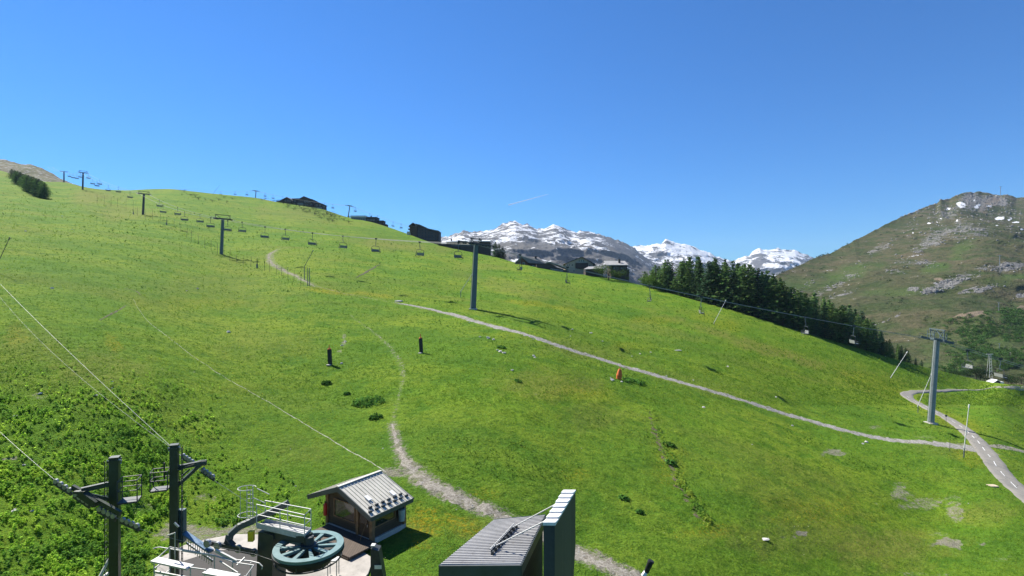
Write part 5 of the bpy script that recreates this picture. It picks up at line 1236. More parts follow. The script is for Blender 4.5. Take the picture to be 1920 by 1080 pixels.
# tall residence at the crest
h = House('tower_residence', 'tall brown wooden residence with stacked balconies on the left end of the crest', 763, 822, 458, 400)
X, Z = h.X, h.Z
h.block(X(768), X(781), 0, 14, -8, Z(424), 'wall', BROWN); h.gable(X(768), X(781), 0, 14, Z(422), Z(417), GREYROOF, .5, .4, xr=X(774.5))
m = MB(); m.prism([h.L(X(779),1,-8), h.L(X(822),1,-8), h.L(X(822),1,Z(434)), h.L(X(802),1,Z(429)), h.L(X(787),1,Z(422.5)), h.L(X(779),1,Z(420.5))], h.ay*14); m.build('wall', BROWN2, h.t)
m = MB()
for (xa, ya), (xb, yb) in (((778,420),(787,422)),((787,422),(801.5,428.6)),((799,428.6),(822.5,433.6))):
    m.hexa([h.L(X(xa),.4,Z(ya)), h.L(X(xb),.4,Z(yb)), h.L(X(xb),15.6,Z(yb)), h.L(X(xa),15.6,Z(ya))], [h.L(X(xa),.4,Z(ya)+.5), h.L(X(xb),.4,Z(yb)+.5), h.L(X(xb),15.6,Z(yb)+.5), h.L(X(xa),15.6,Z(ya)+.5)])
m.build('roof', GREYROOF, h.t)
for k, (xa, xb, y) in enumerate(((767,777,426),(766,776,431.5),(764.5,775,437))): h.balcony(X(xa), X(xb), 0, Z(y), 1.4)
h.block(X(763.5), X(770), -1.6, 8, Z(441), Z(434.5), 'bay', FRAME)
for r in range(4):
    for c in range(6):
        px, py = 785+c*6.2, 431+r*5.6
        if py > 424+(px-780)*.36: h.win(X(px), .98, Z(py), 1.1, 1.2, BROWN)
# long flat hotel behind the tall middle tower
h = House('long_lodge', 'long dark lodge with a thin pale roof behind the tall middle lift tower', 823, 925, 480, 350)
X, Z = h.X, h.Z
h.block(X(824), X(846), -1, 10, -6, Z(459.5), 'wall', BROWN2); h.block(X(822), X(847), -1.8, 10, Z(459.5)+.02, Z(457.8), 'roof', SLATE)
h.block(X(838), X(897), 0, 14, -8, Z(453.5), 'wall', BROWN2)
m = MB(); m.hexa([h.L(X(836),-1.2,Z(454.5)), h.L(X(898),-1.2,Z(452)), h.L(X(897),8,Z(449)), h.L(X(840),8,Z(450.6))], [h.L(X(836),-1.2,Z(453.3)), h.L(X(898),-1.2,Z(450.8)), h.L(X(897),8,Z(447.6)), h.L(X(840),8,Z(449.4))]); m.build('roof', PALEROOF, h.t)
h.block(X(897), X(919), 1, 15, -10, Z(452.5), 'wall', BROWN2)
m = MB(); m.hexa([h.L(X(896),-.2,Z(453)), h.L(X(921),-.2,Z(453)), h.L(X(917),9,Z(449)), h.L(X(897),9,Z(449))], [h.L(X(896),-.2,Z(451.8)), h.L(X(921),-.2,Z(451.8)), h.L(X(917),9,Z(447.8)), h.L(X(897),9,Z(447.8))]); m.build('roof', PALEROOF, h.t)
h.block(X(844), X(846), 3, 5, Z(452), Z(446.5), 'chimney', SLATE); h.block(X(897.5), X(900), 4, 6, Z(450), Z(445.5), 'chimney', SLATE)
for k in range(11): h.win(X(842+k*5), -.02, Z(460), 1.1, 1.1, BROWN)
for k in range(4): h.win(X(900+k*5), .98, Z(459), 1.1, 1.2, BROWN)
# chalet with orange gable and pale grey shingle roof
h = House('chalet', 'brown chalet with pale grey roof and orange gable, leftmost of the chalets on the crest', 965, 1022, 505, 300)
X, Z = h.X, h.Z
h.block(X(982), X(1022), 2, 12, -5, Z(493), 'wall', BROWN2)
h.gwall(X(972), X(990), 1, 12, -4, Z(493), Z(483), gmat('orange_timber', (.15,.07,.035), .8, .2), X(978))
m = MB(); m.hexa([h.L(X(977),.2,Z(481.5)), h.L(X(992),.2,Z(493.5)), h.L(X(1024),.8,Z(494.5)), h.L(X(1011),6,Z(482))], [h.L(X(977),.2,Z(480.4)), h.L(X(992),.2,Z(492.4)), h.L(X(1024),.8,Z(493.4)), h.L(X(1011),6,Z(480.9))])
m.hexa([h.L(X(965),.2,Z(494.5)), h.L(X(977),.2,Z(481.6)), h.L(X(1011),6.05,Z(482)), h.L(X(1000),12,Z(494))], [h.L(X(965),.2,Z(493.3)), h.L(X(977),.2,Z(480.4)), h.L(X(1011),6.05,Z(480.9)), h.L(X(1000),12,Z(493))]); m.build('roof', gmat('pale_shingles', (.20,.185,.17), .8, .2, .8), h.t)
h.block(X(1003), X(1006.5), 2.5, 4, Z(488), Z(480), 'chimney', SLATE); h.win(X(982), .98, Z(494), 1.1, 1.2); h.win(X(1000), 1.98, Z(499), 1.1, 1.0)
h = House('long_annex', 'long low dark annex joining the brown chalet to the cream chalet', 1018, 1068, 514, 290)
X, Z = h.X, h.Z
m = MB(); m.prism([h.L(X(1006),0,-3), h.L(X(1066),0,-3), h.L(X(1066),0,Z(508)), h.L(X(1044),0,Z(501)), h.L(X(1031),0,Z(492.5)), h.L(X(1006),0,Z(496))], h.ay*8); m.build('wall', BROWN2, h.t)
m = MB()
for (xa, ya), (xb, yb) in (((1021,494.5),(1031,491.5)),((1031,491.5),(1067,506))):
    m.hexa([h.L(X(xa),-.6,Z(ya)), h.L(X(xb),-.6,Z(yb)), h.L(X(xb),8.5,Z(yb)), h.L(X(xa),8.5,Z(ya))], [h.L(X(xa),-.6,Z(ya)+.3), h.L(X(xb),-.6,Z(yb)+.3), h.L(X(xb),8.5,Z(yb)+.3), h.L(X(xa),8.5,Z(ya)+.3)])
m.build('roof', GREYROOF, h.t)
for k in range(6): h.win(X(1034+k*4), -.02, Z(505.2+k*.5), .8, .7, FRAME)
# cream gabled chalet
h = House('gabled_chalet', 'large cream gabled chalet with a dark balcony in the middle of the crest', 1052, 1117, 515, 300)
X, Z = h.X, h.Z
h.gwall(X(1060), X(1112), 0, 13, -5, Z(493), Z(482.5), CREAM, X(1091)); h.gable(X(1060), X(1112), 0, 13, Z(493.5), Z(481.3), SLATE, 1.4, .4, xr=X(1091))
h.block(X(1079), X(1102), -1.5, -.05, Z(504), Z(493), 'balcony', BROWN2)
for px, py in ((1086,489),(1090,489),(1094,489),(1064,497),(1067,497),(1073,497),(1106,498),(1076,508),(1100,508)): h.win(X(px), -.02, Z(py), .8, 1.0)
h = House('low_barn', 'low barn with a grey roof between the cream chalet and the big bush', 1094, 1130, 516, 285)
X, Z = h.X, h.Z
h.block(X(1098), X(1131), 0, 8, -4, Z(504.5), 'wall', BROWN2); m = MB(); m.hexa([h.L(X(1094),-.8,Z(505.5)), h.L(X(1132),-.8,Z(504.5)), h.L(X(1131),5,Z(500)), h.L(X(1106),5,Z(500))], [h.L(X(1094),-.8,Z(504.5)), h.L(X(1132),-.8,Z(503.5)), h.L(X(1131),5,Z(499)), h.L(X(1106),5,Z(499))]); m.build('roof', GREYROOF, h.t)
h = House('end_chalet', 'tall brown chalet with pale grey roof at the right end of the crest', 1136, 1180, 530, 285)
X, Z = h.X, h.Z
h.block(X(1146), X(1176), 0, 12, -6, Z(497), 'wall', BROWN2); m = MB()
m.hexa([h.L(X(1136),-1,Z(498)), h.L(X(1177.5),-1,Z(498)), h.L(X(1177.5),8,Z(489)), h.L(X(1137),8,Z(489))], [h.L(X(1136),-1,Z(496.8)), h.L(X(1177.5),-1,Z(496.8)), h.L(X(1177.5),8,Z(487.8)), h.L(X(1137),8,Z(487.8))]); m.build('roof', GREYROOF, h.t)
h.block(X(1162), X(1165.5), 3, 4.6, Z(493), Z(485.5), 'chimney', SLATE); h.block(X(1176.1), X(1181), 2, 9, -4, Z(506), 'porch', BROWN2); h.block(X(1175.6), X(1182), 1.5, 9.2, Z(506)+.02, Z(503.5), 'porch_roof', CREAM)
for px, py in ((1152,503),(1158,503),(1166,503),(1171,503),(1166,511),(1171,511)): h.win(X(px), -.02, Z(py), .9, 1.1, BROWN)
# little valley station and a lattice mast
h = House('valley_hut', 'small dark gabled hut with white roof edge beyond the far end of the road', 1862, 1880, 722, 330, 'hut')
X, Z = h.X, h.Z
h.gwall(X(1863), X(1876), 0, 4, -2, Z(716), Z(712.5), BROWN2, X(1869)); h.gable(X(1863), X(1876), 0, 4, Z(716), Z(712), WHITE, .5, .25); h.block(X(1875), X(1881), -.5, 3, -2, Z(716), 'annex', WHITE)
h = House('valley_kiosk', 'tiny pale kiosk in the grass far right before the valley bushes', 1811, 1819, 714, 300, 'kiosk')
X, Z = h.X, h.Z
h.block(X(1812), X(1818), 0, 2, -1.5, Z(709.5), 'wall', FRAME); h.block(X(1811.4), X(1818.6), -.3, 2.3, Z(709.5)+.02, Z(708.4), 'roof', GREYROOF)
b = P(1855, 716, 340); tp = P(1856, 664, 340); t = thing('lattice_mast', tuple(b), 'thin grey lattice mast rising from the valley bushes at far right', 'mast')
m = MB()
for sx, sy in ((-1,-1),(1,-1),(1,1),(-1,1)): m.tube(b+Vector((sx*1.2,sy*1.2,-2)), tp+Vector((sx*.4,sy*.4,0)), .11, n=5)
for k in range(9):
    t0 = k/9; t1 = (k+1)/9; r0 = 1.2-.8*t0; r1 = 1.2-.8*t1; p, q = b.lerp(tp, t0), b.lerp(tp, t1)
    m.tube(p+Vector((-r0,-r0,0)), q+Vector((r1,-r1,0)), .07, n=4); m.tube(p+Vector((r0,-r0,0)), q+Vector((-r1,-r1,0)), .07, n=4)
m.build('lattice', GALV, t); m = MB(); m.bar(tp-Vector((2.2,0,0)), tp+Vector((2.2,0,0)), .3); m.build('mast_arm', GALV, t)
for px, py, hh, lab in ((1873,583,16,'thin pale pylon on the lower flank of the rocky mountain'),(1876,500,22,'thin pale pylon halfway up the rocky mountain'),(1874,655,11,'thin pylon standing in the bushes at the foot of the rocky mountain'),(1876,366,16,'tiny mast on the summit of the rocky mountain')):
    b = MG(px, py); s = hh/F*b.y; t = thing('mountain_pylon', tuple(b), lab, 'pylon')
    MB().tube(b-UP*2, b+UP*s, .4*b.y/900, n=6).build('mast', STEEL, t); MB().bar(b+UP*s-Vector((s*.16,0,0)), b+UP*s+Vector((s*.16,0,0)), .5*b.y/900).build('crossarm', STEEL, t)

# ------------------------------------------------------------------ foliage
def leaf_mat(name, trans=.35, gain=1.0, spread=.4):
    m, nt = newmat(name)
    c = nd(nt, 'ShaderNodeAttribute', attribute_name='tint').outputs[0]
    oi = nd(nt, 'ShaderNodeObjectInfo').outputs['Random']
    v = nd(nt, 'ShaderNodeMapRange', {0: oi, 3: gain*(1-spread), 4: gain*(1+spread)}).outputs[0]
    c = nd(nt, 'ShaderNodeHueSaturation', {'Hue': .5, 'Saturation': 1., 'Value': v, 'Color': c}).outputs[0]
    d = nd(nt, 'ShaderNodeBsdfDiffuse', {0: c}); tr_ = nd(nt, 'ShaderNodeBsdfTranslucent', {0: c})
    mx = nd(nt, 'ShaderNodeMixShader', {0: trans}); nt.links.new(d.outputs[0], mx.inputs[1]); nt.links.new(tr_.outputs[0], mx.inputs[2])
    nt.links.new(mx.outputs[0], nd(nt, 'ShaderNodeOutputMaterial').inputs[0]); return m
LEAF = leaf_mat('needle_foliage', .25); GRASSM = leaf_mat('grass_blades', .45, 1.0, 0.); WEEDM = leaf_mat('weed_leaves', .55, 1.35, 0.); BROAD = leaf_mat('broad_leaves', .4)
BARK = gmat('bark', (.055,.042,.032), .95, .3, 3, 0, .5)
def cards(C, size, nrm, asp=1.6, jit=.6):
    """leaf-clump quads at centres C with sizes and rough normals"""
    n = len(C); size = np.broadcast_to(size, n)
    N = nrm+rng.normal(0, jit, (n, 3)); N /= np.linalg.norm(N, axis=1)[:, None]
    T = np.cross(N, rng.normal(0, 1, (n, 3))); T /= np.linalg.norm(T, axis=1)[:, None]; B = np.cross(N, T)
    h = size[:, None]/2
    V = np.stack([C-T*h*asp, C-B*h*.55+T*h*.1, C+T*h*asp, C+B*h*.7-T*h*.15], 1).reshape(-1, 3)
    return V, np.arange(4*n).reshape(n, 4)
def conifer_mesh(k, H=1.0, R0=.2, n=2600, larch=False, base=.06):
    """unit-height conifer crown: tiers of drooping branches made of needle clumps"""
    r = np.random.default_rng(100+k); tiers = 20+k % 4; C = []; Nn = []; tint = []
    for i in range(tiers):
        f = i/(tiers-1); z = base+(1-base)*f**.92; rad = R0*((1-f)**(.6 if larch else .72))*(.8+.45*r.random())*min(1, .55+f*2)+.02
        nb = int(7+9*(1-f)); a0 = r.random()*6.3
        for b in range(nb):
            a = a0+6.283*b/nb+r.normal(0, .18); L = rad*(.65+.6*r.random()); m = max(3, int(n/(tiers*9)*(L/R0+.25)))
            t = r.random(m)**.7; dr = (.22 if not larch else .10)*L
            x = np.cos(a)*L*t; y = np.sin(a)*L*t; zz = z-dr*t*t+r.normal(0, .008, m)+.02*t
            C.append(np.stack([x+r.normal(0, .012, m), y+r.normal(0, .012, m), zz], 1)); Nn.append(np.stack([np.cos(a)*.5*np.ones(m), np.sin(a)*.5*np.ones(m), np.ones(m)*.8], 1))
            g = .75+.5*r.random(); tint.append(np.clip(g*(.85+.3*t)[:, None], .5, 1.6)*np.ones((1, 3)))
    C = np.concatenate(C); Nn = np.concatenate(Nn); tint = np.concatenate(tint)
    basec = np.array([.088, .150, .042]) if larch else np.array([.050, .095, .042])
    V, Fa = cards(C, r.uniform(.022, .042, len(C)), Nn, 1.5, .45)
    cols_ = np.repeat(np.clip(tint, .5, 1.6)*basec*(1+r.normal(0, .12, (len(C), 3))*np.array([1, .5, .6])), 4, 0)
    return V*H, Fa, np.clip(cols_, .003, 1)
def tree_proto(name, k, larch, R0, label, cat='tree', n=2600):
    t = thing(name, (0, -500, 0), label, cat)
    m = MB(); m.tube((0,0,-.03), (.004,.003,.97), .014, .003, 8)
    for i in range(7):
        a = i*2.4; z = .15+.1*i; m.tube((0,0,z), (math.cos(a)*R0*(.7-.08*i), math.sin(a)*R0*(.7-.08*i), z-.01), .004, .001, 5)
    o = m.build('trunk', BARK, None); o.parent = t
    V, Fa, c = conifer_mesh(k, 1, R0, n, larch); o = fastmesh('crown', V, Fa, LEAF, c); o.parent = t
    return t
def broad_mesh(k, n, base, lobes=9, flat=.8):
    r = np.random.default_rng(300+k); C = []; Nn = []; tint = []
    for i in range(lobes):
        c = np.array([r.normal(0, .22), r.normal(0, .22), .35+.45*r.random()]); rad = .16+.14*r.random(); m = n//lobes
        d = r.normal(0, 1, (m, 3)); d /= np.linalg.norm(d, axis=1)[:, None]; q = (.55+.5*r.random((m, 1)))
        C.append(c+d*q*rad*np.array([1.1, 1.1, flat])); Nn.append(d); tint.append((.7+.6*r.random())*(.8+.4*r.random((m, 1)))*np.ones((1, 3)))
    C = np.concatenate(C); C[:, 2] = np.maximum(C[:, 2], .03); Nn = np.concatenate(Nn); tint = np.concatenate(tint)
    V, Fa = cards(C, r.uniform(.03, .06, len(C)), Nn, 1.3, .7)
    return V, Fa, np.repeat(tint*np.array(base), 4, 0)
def broad_proto(name, k, base, label, cat, n=1500, lobes=9):
    t = thing(name, (0, -500, 0), label, cat)
    m = MB(); m.tube((0,0,-.05), (.01,0,.4), .03, .018, 7)
    for i in range(5):
        a = i*1.3; m.tube((0,0,.2+.04*i), (math.cos(a)*.2, math.sin(a)*.2, .5+.05*i), .012, .004, 5)
    o = m.build('trunk' if cat == 'tree' else 'stem', BARK, None); o.parent = t
    V, Fa, c = broad_mesh(k, n, base, lobes); o = fastmesh('crown', V, Fa, BROAD, c); o.parent = t
    return t
protos = [tree_proto('conifer', k, k % 3 != 0, .22+.03*(k % 4), 'x') for k in range(7)]
free = list(protos)
def plant_tree(k, loc, h, wide, label, group=None, rz=None):
    p = protos[k % len(protos)]
    if p in free: free.remove(p); o = p; o.location = loc; o.rotation_euler = (0,0,rz or random.random()*6); o['label'] = label
    else: o = dup(p, loc, random.random()*6, label)
    o.scale = (h*wide, h*wide, h)
    if group: o['group'] = group
    return o
TOPC = np.array([(1205,516),(1222,500),(1250,492),(1280,489),(1310,488),(1345,490),(1380,494),(1410,500),(1440,512),(1470,530),(1500,547),(1530,556),(1560,566),(1600,580),(1625,592),(1645,612),(1660,632),(1680,645),(1705,655)], float)
fr = [1213,1229,1246,1260,1279,1293,1312,1329,1342,1361,1376,1389,1404,1422,1437,1450,1468,1482,1497,1515,1530,1546,1560,1577,1592,1609,1624,1637,1652,1668,1685,1698]
for i, px in enumerate(fr):
    k = 1.01+.012*random.random(); b = Gb(px, k); top = np.interp(px, TOPC[:, 0], TOPC[:, 1])+random.uniform(0, 24)*(px < 1640)*random.random()
    h = (b.y*(CY-top)/F-b.z); 
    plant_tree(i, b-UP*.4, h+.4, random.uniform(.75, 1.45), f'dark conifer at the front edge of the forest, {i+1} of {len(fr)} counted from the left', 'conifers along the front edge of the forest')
    for kk in (1.05, 1.11, 1.18):
        if px > 1660 and kk > 1.1: continue
        q = px+random.uniform(-9, 9); b = Gb(q, kk+.02*random.random()); top = np.interp(q, TOPC[:, 0], TOPC[:, 1])+random.uniform(-3, 14); h = b.y*(CY-top)/F-b.z
        plant_tree(random.randrange(7), b-UP*.4, h+.4, random.uniform(.6, .9), 'dark conifer deep inside the forest behind its front row', 'conifers deep in the forest')
b = Gb(1200+8, 1.0); b = Gb(1222, 1.003)
for i, (px, tp, hw, lab) in enumerate(((1225,512,1.2,'bright green leafy tree at the left end of the dark forest'),(1207,520,1.0,'smaller bright leafy tree at the far left tip of the forest'))):
    b = Gb(px, .99); h = b.y*(CY-tp)/F-b.z; t = broad_proto('leafy_tree', i, (.085,.15,.028), lab, 'tree', 1700, 11); t.location = b; t.scale = (h*hw, h*hw, h)
for i, (px, tp, lab) in enumerate(((1640,640,'light green small larch at the right foot of the forest'),(1662,640,'medium green larch near the right end of the forest'),(1690,648,'thin dark spruce standing at the right end of the forest'),(1717,672,'low dark fir just right of the forest end'),(1728,679,'smallest dark fir beside the forest end'))):
    b = Gb(px, 1.0); h = b.y*(CY-tp)/F-b.z; plant_tree([1,2,0,3,6][i], b-UP*.3, max(3, h+.3), 1.1 if i < 2 else .9, lab)
for i, (px, tp) in enumerate(((929,455),(936,459),(942,463))):
    b = P(px, 482, 330); plant_tree([0,3,6][i], b-UP*3, (482-tp)/F*330+3, 1.3, ['tall dark spruce beside the long lodge on the crest','middle dark spruce of the three beside the long lodge','shortest dark spruce of the three beside the long lodge'][i])
row = [(22,334,317),(28,338,319),(33,341,321),(38,346,323),(43,349,326),(48,352,327),(53,356,329),(58,359,331),(63,362,332),(68,364,334),(73,367,336),(78,370,339),(83,372,342),(30,345,322),(50,357,330),(70,368,337)]
for i, (px, py, tp) in enumerate(sorted(row)):
    b = G(px, py); plant_tree(random.randrange(7), b-UP*.3, (py-tp)/F*b.y+.3, random.uniform(1.3, 1.8), f'dark conifer in the compact slanting stand at upper left, {i+1} from its left end', 'conifers of the small stand at upper left')
for p in free: bpy.data.objects.remove(p)
for i, (px, pyb, tp, w_, base, lab) in enumerate(((1141,522,495,1.5,(.045,.075,.02),'big dark green bush between the barn and the end chalet'),(1162,525,508,1.3,(.06,.10,.025),'smaller lighter bush at the foot of the end chalet'))):
    b = P(px, pyb, 275); h = (pyb-tp)/F*275; t = broad_proto('bush', 20+i, base, lab, 'bush', 1600, 10); t.location = b-UP*1.; t.scale = (h*w_, h*w_, h+1)
VB = [(1783,702,11),(1793,704,10),(1799,706,9),(1815,706,12),(1830,708,22),(1838,712,20),(1846,712,12),(1890,718,18),(1897,722,17),(1886,716,14),(1915,716,16),(1852,712,8),(1770,700,8),(1757,698,9),(1745,694,8)]
vb0 = [broad_proto('shrub', 40+k, (.03,.055,.018), 'x', 'shrub', 900, 8) for k in range(3)]; fresh = list(vb0)
for i, (px, py, hp) in enumerate(sorted(VB)):
    b = Gb(px, 1.03 if px < 1880 else 1.0); h = hp/F*b.y*1.25; p = vb0[i % 3]; b = Vector((b.x, b.y, -(py+3-CY)/F*b.y))
    lab = f'dark shrub bordering the valley grass at far right, {i+1} from the left'
    if p in fresh: fresh.remove(p); o = p; o.location = b; o['label'] = lab
    else: o = dup(p, b, random.random()*6, lab)
    o['group'] = 'dark shrubs along the valley edge'; o.scale = (h*1.2, h*1.2, h)
# ------------------------------------------------------------------ grasses, weeds, flowers
bare_cells = A_bare
def cell(px, py):
    i = np.clip(np.searchsorted(cols, px), 0, nc-1)
    s = skyline(cols)[i]; t = np.clip((py-s)/(1110-s), 0, 1)**(1/1.25)
    r = np.clip((t*299).astype(int), 0, 299)+nb
    return r, i
roadpts = c_[c_[:, 1] < 200]
def scatter(n, x0, x1, y0, y1, pw=1.0, skyl=True):
    px = rng.uniform(x0, x1, n); f = rng.random(n)**pw
    lo = np.maximum(y0, skyline(px)+1.5) if skyl else np.full(n, y0); py = lo+(y1-lo)*f
    ok = py < y1; px, py = px[ok], py[ok]; Y = 1/ufield(px, py); X = (px-CX)/F*Y
    r, i = cell(px, py); keep = bare_cells[r, i] < .45
    # keep clear of road, platform, hut, shed
    near = Y < 60
    bad = np.zeros(len(px), bool)
    for poly, mrg in ((PAD, .15), (HUTQ, .2)):
        q = near & (X < 5); bad[q] |= poly_dist(X[q], Y[q], poly) < mrg
    q = (px > 1650) & (Y < 200)
    if q.any():
        d = np.full(q.sum(), 1e9); xx, yy = X[q], Y[q]
        for k in range(0, len(roadpts), 3): d = np.minimum(d, (xx-roadpts[k, 0])**2+(yy-roadpts[k, 1])**2)
        bad[q] |= d < 2.3**2
    keep &= ~bad
    px, py, X, Y, r, i = px[keep], py[keep], X[keep], Y[keep], r[keep], i[keep]
    return px, py, X, Y, ground_z_many(X, Y), r, i
def tufts(n, x0, x1, y0, y1, pw, hmin, hmax, blades, width, palette, dens=None, far=1/45., lean=.85):
    px, py, X, Y, Z, r, i = scatter(n, x0, x1, y0, y1, pw)
    if dens is not None:
        k = rng.random(len(X)) < dens(px, py, X, Y, r, i); px, py, X, Y, Z, r, i = [a[k] for a in (px, py, X, Y, Z, r, i)]
    m = len(X); sc = np.clip(Y*far, .75, 4.0)
    h = rng.uniform(hmin, hmax, m)*sc
    V = []; Cc = []
    pal = np.array(palette); pi = fbm(X/3.5, Y/3.5, 3, 91); pi = np.clip((pi-.28)/.44+rng.normal(0, .18, m), 0, .999)
    q = pi*(len(pal)-1); a = np.floor(q).astype(int); col = pal[a]*(1-(q-a))[:, None]+pal[np.minimum(a+1, len(pal)-1)]*(q-a)[:, None]
    for b in range(blades):
        ang = rng.uniform(0, 6.283, m); d = rng.uniform(0, .5, m)*h*.7; w_ = width*sc*rng.uniform(.6, 1.3, m)
        bx, by = X+np.cos(ang)*d*.6, Y+np.sin(ang)*d*.6; ln = lean*h*rng.uniform(.3, 1.2, m); o2 = rng.uniform(0, 6.283, m)
        hh = h*rng.uniform(.6, 1.1, m)
        wx, wy = np.cos(o2)*w_/2, np.sin(o2)*w_/2
        V.append(np.stack([np.stack([bx-wx, by-wy, Z-.03], -1), np.stack([bx+wx, by+wy, Z-.03], -1), np.stack([bx+np.cos(ang)*ln, by+np.sin(ang)*ln, Z+hh], -1)], 1))
        Cc.append(np.repeat((col*rng.uniform(.75, 1.25, (m, 1)))[:, None], 3, 1))
    V = np.concatenate(V).reshape(-1, 3); Cc = np.concatenate(Cc).reshape(-1, 3)
    return V, np.arange(len(V)).reshape(-1, 3), Cc
GP = [(.09,.185,.018),(.13,.24,.022),(.175,.29,.028),(.23,.33,.034),(.28,.35,.05)]
parts = [tufts(60000, -60, 1985, 640, 1112, .8, .05, .17, 4, .035, GP, far=1/42.),
         tufts(38000, -60, 1985, 320, 760, .75, .10, .26, 3, .07, [(.085,.17,.018),(.12,.215,.022),(.17,.26,.028)], far=1/70.)]
def darkd(px, py, X, Y, r, i): return np.clip((fbm(X/16, Y/16, 4, 131)-.55)*6, 0, 1)
parts.append(tufts(14000, -60, 1985, 320, 900, .8, .12, .34, 4, .11, [(.06,.13,.02),(.08,.155,.022),(.10,.18,.024)], darkd, 1/75.))
off = 0; Vs, Fs, Cs = [], [], []
for V, Fa, Cc in parts: Vs.append(V); Fs.append(Fa+off); Cs.append(Cc); off += len(V)
g = fastmesh('grass', np.concatenate(Vs), np.concatenate(Fs), GRASSM, np.concatenate(Cs)); tag(g, 'grass blades and tussocks covering the meadow', 'grass', kind='stuff')
# tall leafy weeds on the left foreground bank and around the station
def leafy(n, x0, x1, y0, y1, pw, hmin, hmax, nl, ls, palette, dens):
    px, py, X, Y, Z, r, i = scatter(n, x0, x1, y0, y1, pw)
    k = rng.random(len(X)) < dens(px, py, X, Y, r, i); X, Y, Z = X[k], Y[k], Z[k]; m = len(X)
    pal = np.array(palette); pi = np.clip((fbm(X/1.7, Y/1.7, 3, 97)-.3)/.4+rng.normal(0, .15, m), 0, .999); q = pi*(len(pal)-1); a = q.astype(int)
    col = pal[a]*(1-(q-a))[:, None]+pal[np.minimum(a+1, len(pal)-1)]*(q-a)[:, None]
    h = rng.uniform(hmin, hmax, m)*(.6+.8*fbm(X/2.5, Y/2.5, 2, 99)); C, N, S_, CC = [], [], [], []
    for b in range(nl):
        f = rng.random(m)**.7; ang = rng.uniform(0, 6.283, m); rad = h*.45*(1.05-f*.75)*rng.random(m)**.5
        C.append(np.stack([X+np.cos(ang)*rad, Y+np.sin(ang)*rad, Z+h*f+.02], 1)); N.append(np.stack([np.cos(ang)*.6, np.sin(ang)*.5, np.ones(m)*1.4], 1))
        S_.append(ls*rng.uniform(.6, 1.3, m)); CC.append(col*rng.uniform(.7, 1.3, (m, 1)))
    V, Fa = cards(np.concatenate(C), np.concatenate(S_), np.concatenate(N), 1.7, .5)
    return V, Fa, np.repeat(np.concatenate(CC), 4, 0)
WP = [(.09,.19,.035),(.15,.28,.035),(.21,.36,.04),(.28,.41,.05)]
def d1(px, py, X, Y, r, i): return np.clip((fbm(X/2.3, Y/2.3, 3, 141)-.37)*4, .2, 1)*np.clip((430-px)/160+.15, 0, 1)*np.clip((py-675-px*.04)/90, 0, 1)
def d2(px, py, X, Y, r, i): return np.clip((fbm(X/1.8, Y/1.8, 3, 151)-.52)*6, 0, 1)*np.clip((620-px)/160, 0, 1)*np.clip((py-850)/40, 0, 1)
DIT = np.array([(1217,768),(1222,790),(1232,820),(1243,850),(1262,890),(1283,925),(1305,960),(1322,985)], float)
def d3(px, py, X, Y, r, i):
    xd = np.interp(py, DIT[:, 1], DIT[:, 0]); return np.exp(-((px-xd-7)/8)**2)*np.clip((fbm(X/1.5, Y/1.5, 2, 161)-.3)*3, .1, 1)
packs = [leafy(3500, 1190, 1360, 765, 990, 1.0, .18, .45, 12, .13, [(.09,.18,.03),(.14,.25,.035),(.22,.28,.04)], d3), leafy(9500, -60, 520, 670, 1112, .8, .16, .46, 14, .12, WP, d1), leafy(1600, 250, 640, 840, 1010, .8, .16, .4, 14, .12, WP, d2)]
off = 0; Vs, Fs, Cs = [], [], []
for V, Fa, Cc in packs: Vs.append(V); Fs.append(Fa+off); Cs.append(Cc); off += len(V)
g = fastmesh('weeds', np.concatenate(Vs), np.concatenate(Fs), WEEDM, np.concatenate(Cs)); tag(g, 'dense dark and light green weeds on the left bank', 'weeds', kind='stuff')
# dock patch and single leafy plants on the meadow
def plant(name, px, py, w_px, h, label, n, group=None, base=(.06,.14,.026)):
    b = G(px, py); w = w_px/F*b.y/2; r = rng
    a = r.uniform(0, 6.283, n); q = np.sqrt(r.random(n)); f = r.random(n)
    C = np.stack([b.x+np.cos(a)*q*w, b.y+np.sin(a)*q*w*.8, np.zeros(n)], 1); C[:, 2] = ground_z_many(C[:, 0], C[:, 1])+h*f*(1.05-.6*q)+.03
    N = np.stack([np.cos(a)*.4, np.sin(a)*.4, np.ones(n)], 1)
    V, Fa = cards(C, r.uniform(.16, .34, n)*max(1, b.y/60), N, 1.6, .55); V = V-np.array(b)
    o = fastmesh(name, V, Fa, BROAD, np.repeat(np.array(base)*r.uniform(.6, 1.7, (n, 1)), 4, 0)); o.location = b
    return tag(o, label, 'plant', group)
plant('dock_plants', 690, 756, 62, .75, 'wide clump of dark broad leaved plants above the hut, largest clump on the meadow', 420)
plant('dock_plant', 704, 785, 26, .6, 'small broad leaved clump just below the largest clump above the hut', 130)
plant('dock_plant', 612, 720, 20, .45, 'little broad leaved clump below the nearer padded post', 90)
plant('dock_plant', 650, 740, 14, .4, 'tiny broad leaved clump to the upper left of the largest clump', 60)
plant('dock_plant', 1190, 716, 44, .5, 'dark leafy clump just right of the orange hydrant', 160)
plant('dock_plant', 1255, 835, 26, .5, 'leafy clump growing on the upper ditch at right', 130)
plant('dock_plant', 1258, 870, 20, .5, 'leafy clump growing lower on the ditch at right', 110)
plant('dock_plant', 1170, 935, 22, .3, 'low leafy clump in the grass left of the ditch', 70)
plant('dock_plant', 1200, 962, 18, .3, 'lowest leafy clump in the grass left of the ditch', 60)
plant('dock_plant', 940, 652, 16, .4, 'leafy clump beside pale stones below the middle of the track', 60)
plant('dock_plant', 972, 715, 14, .35, 'small leafy clump below the pale stones in the middle of the meadow', 50)
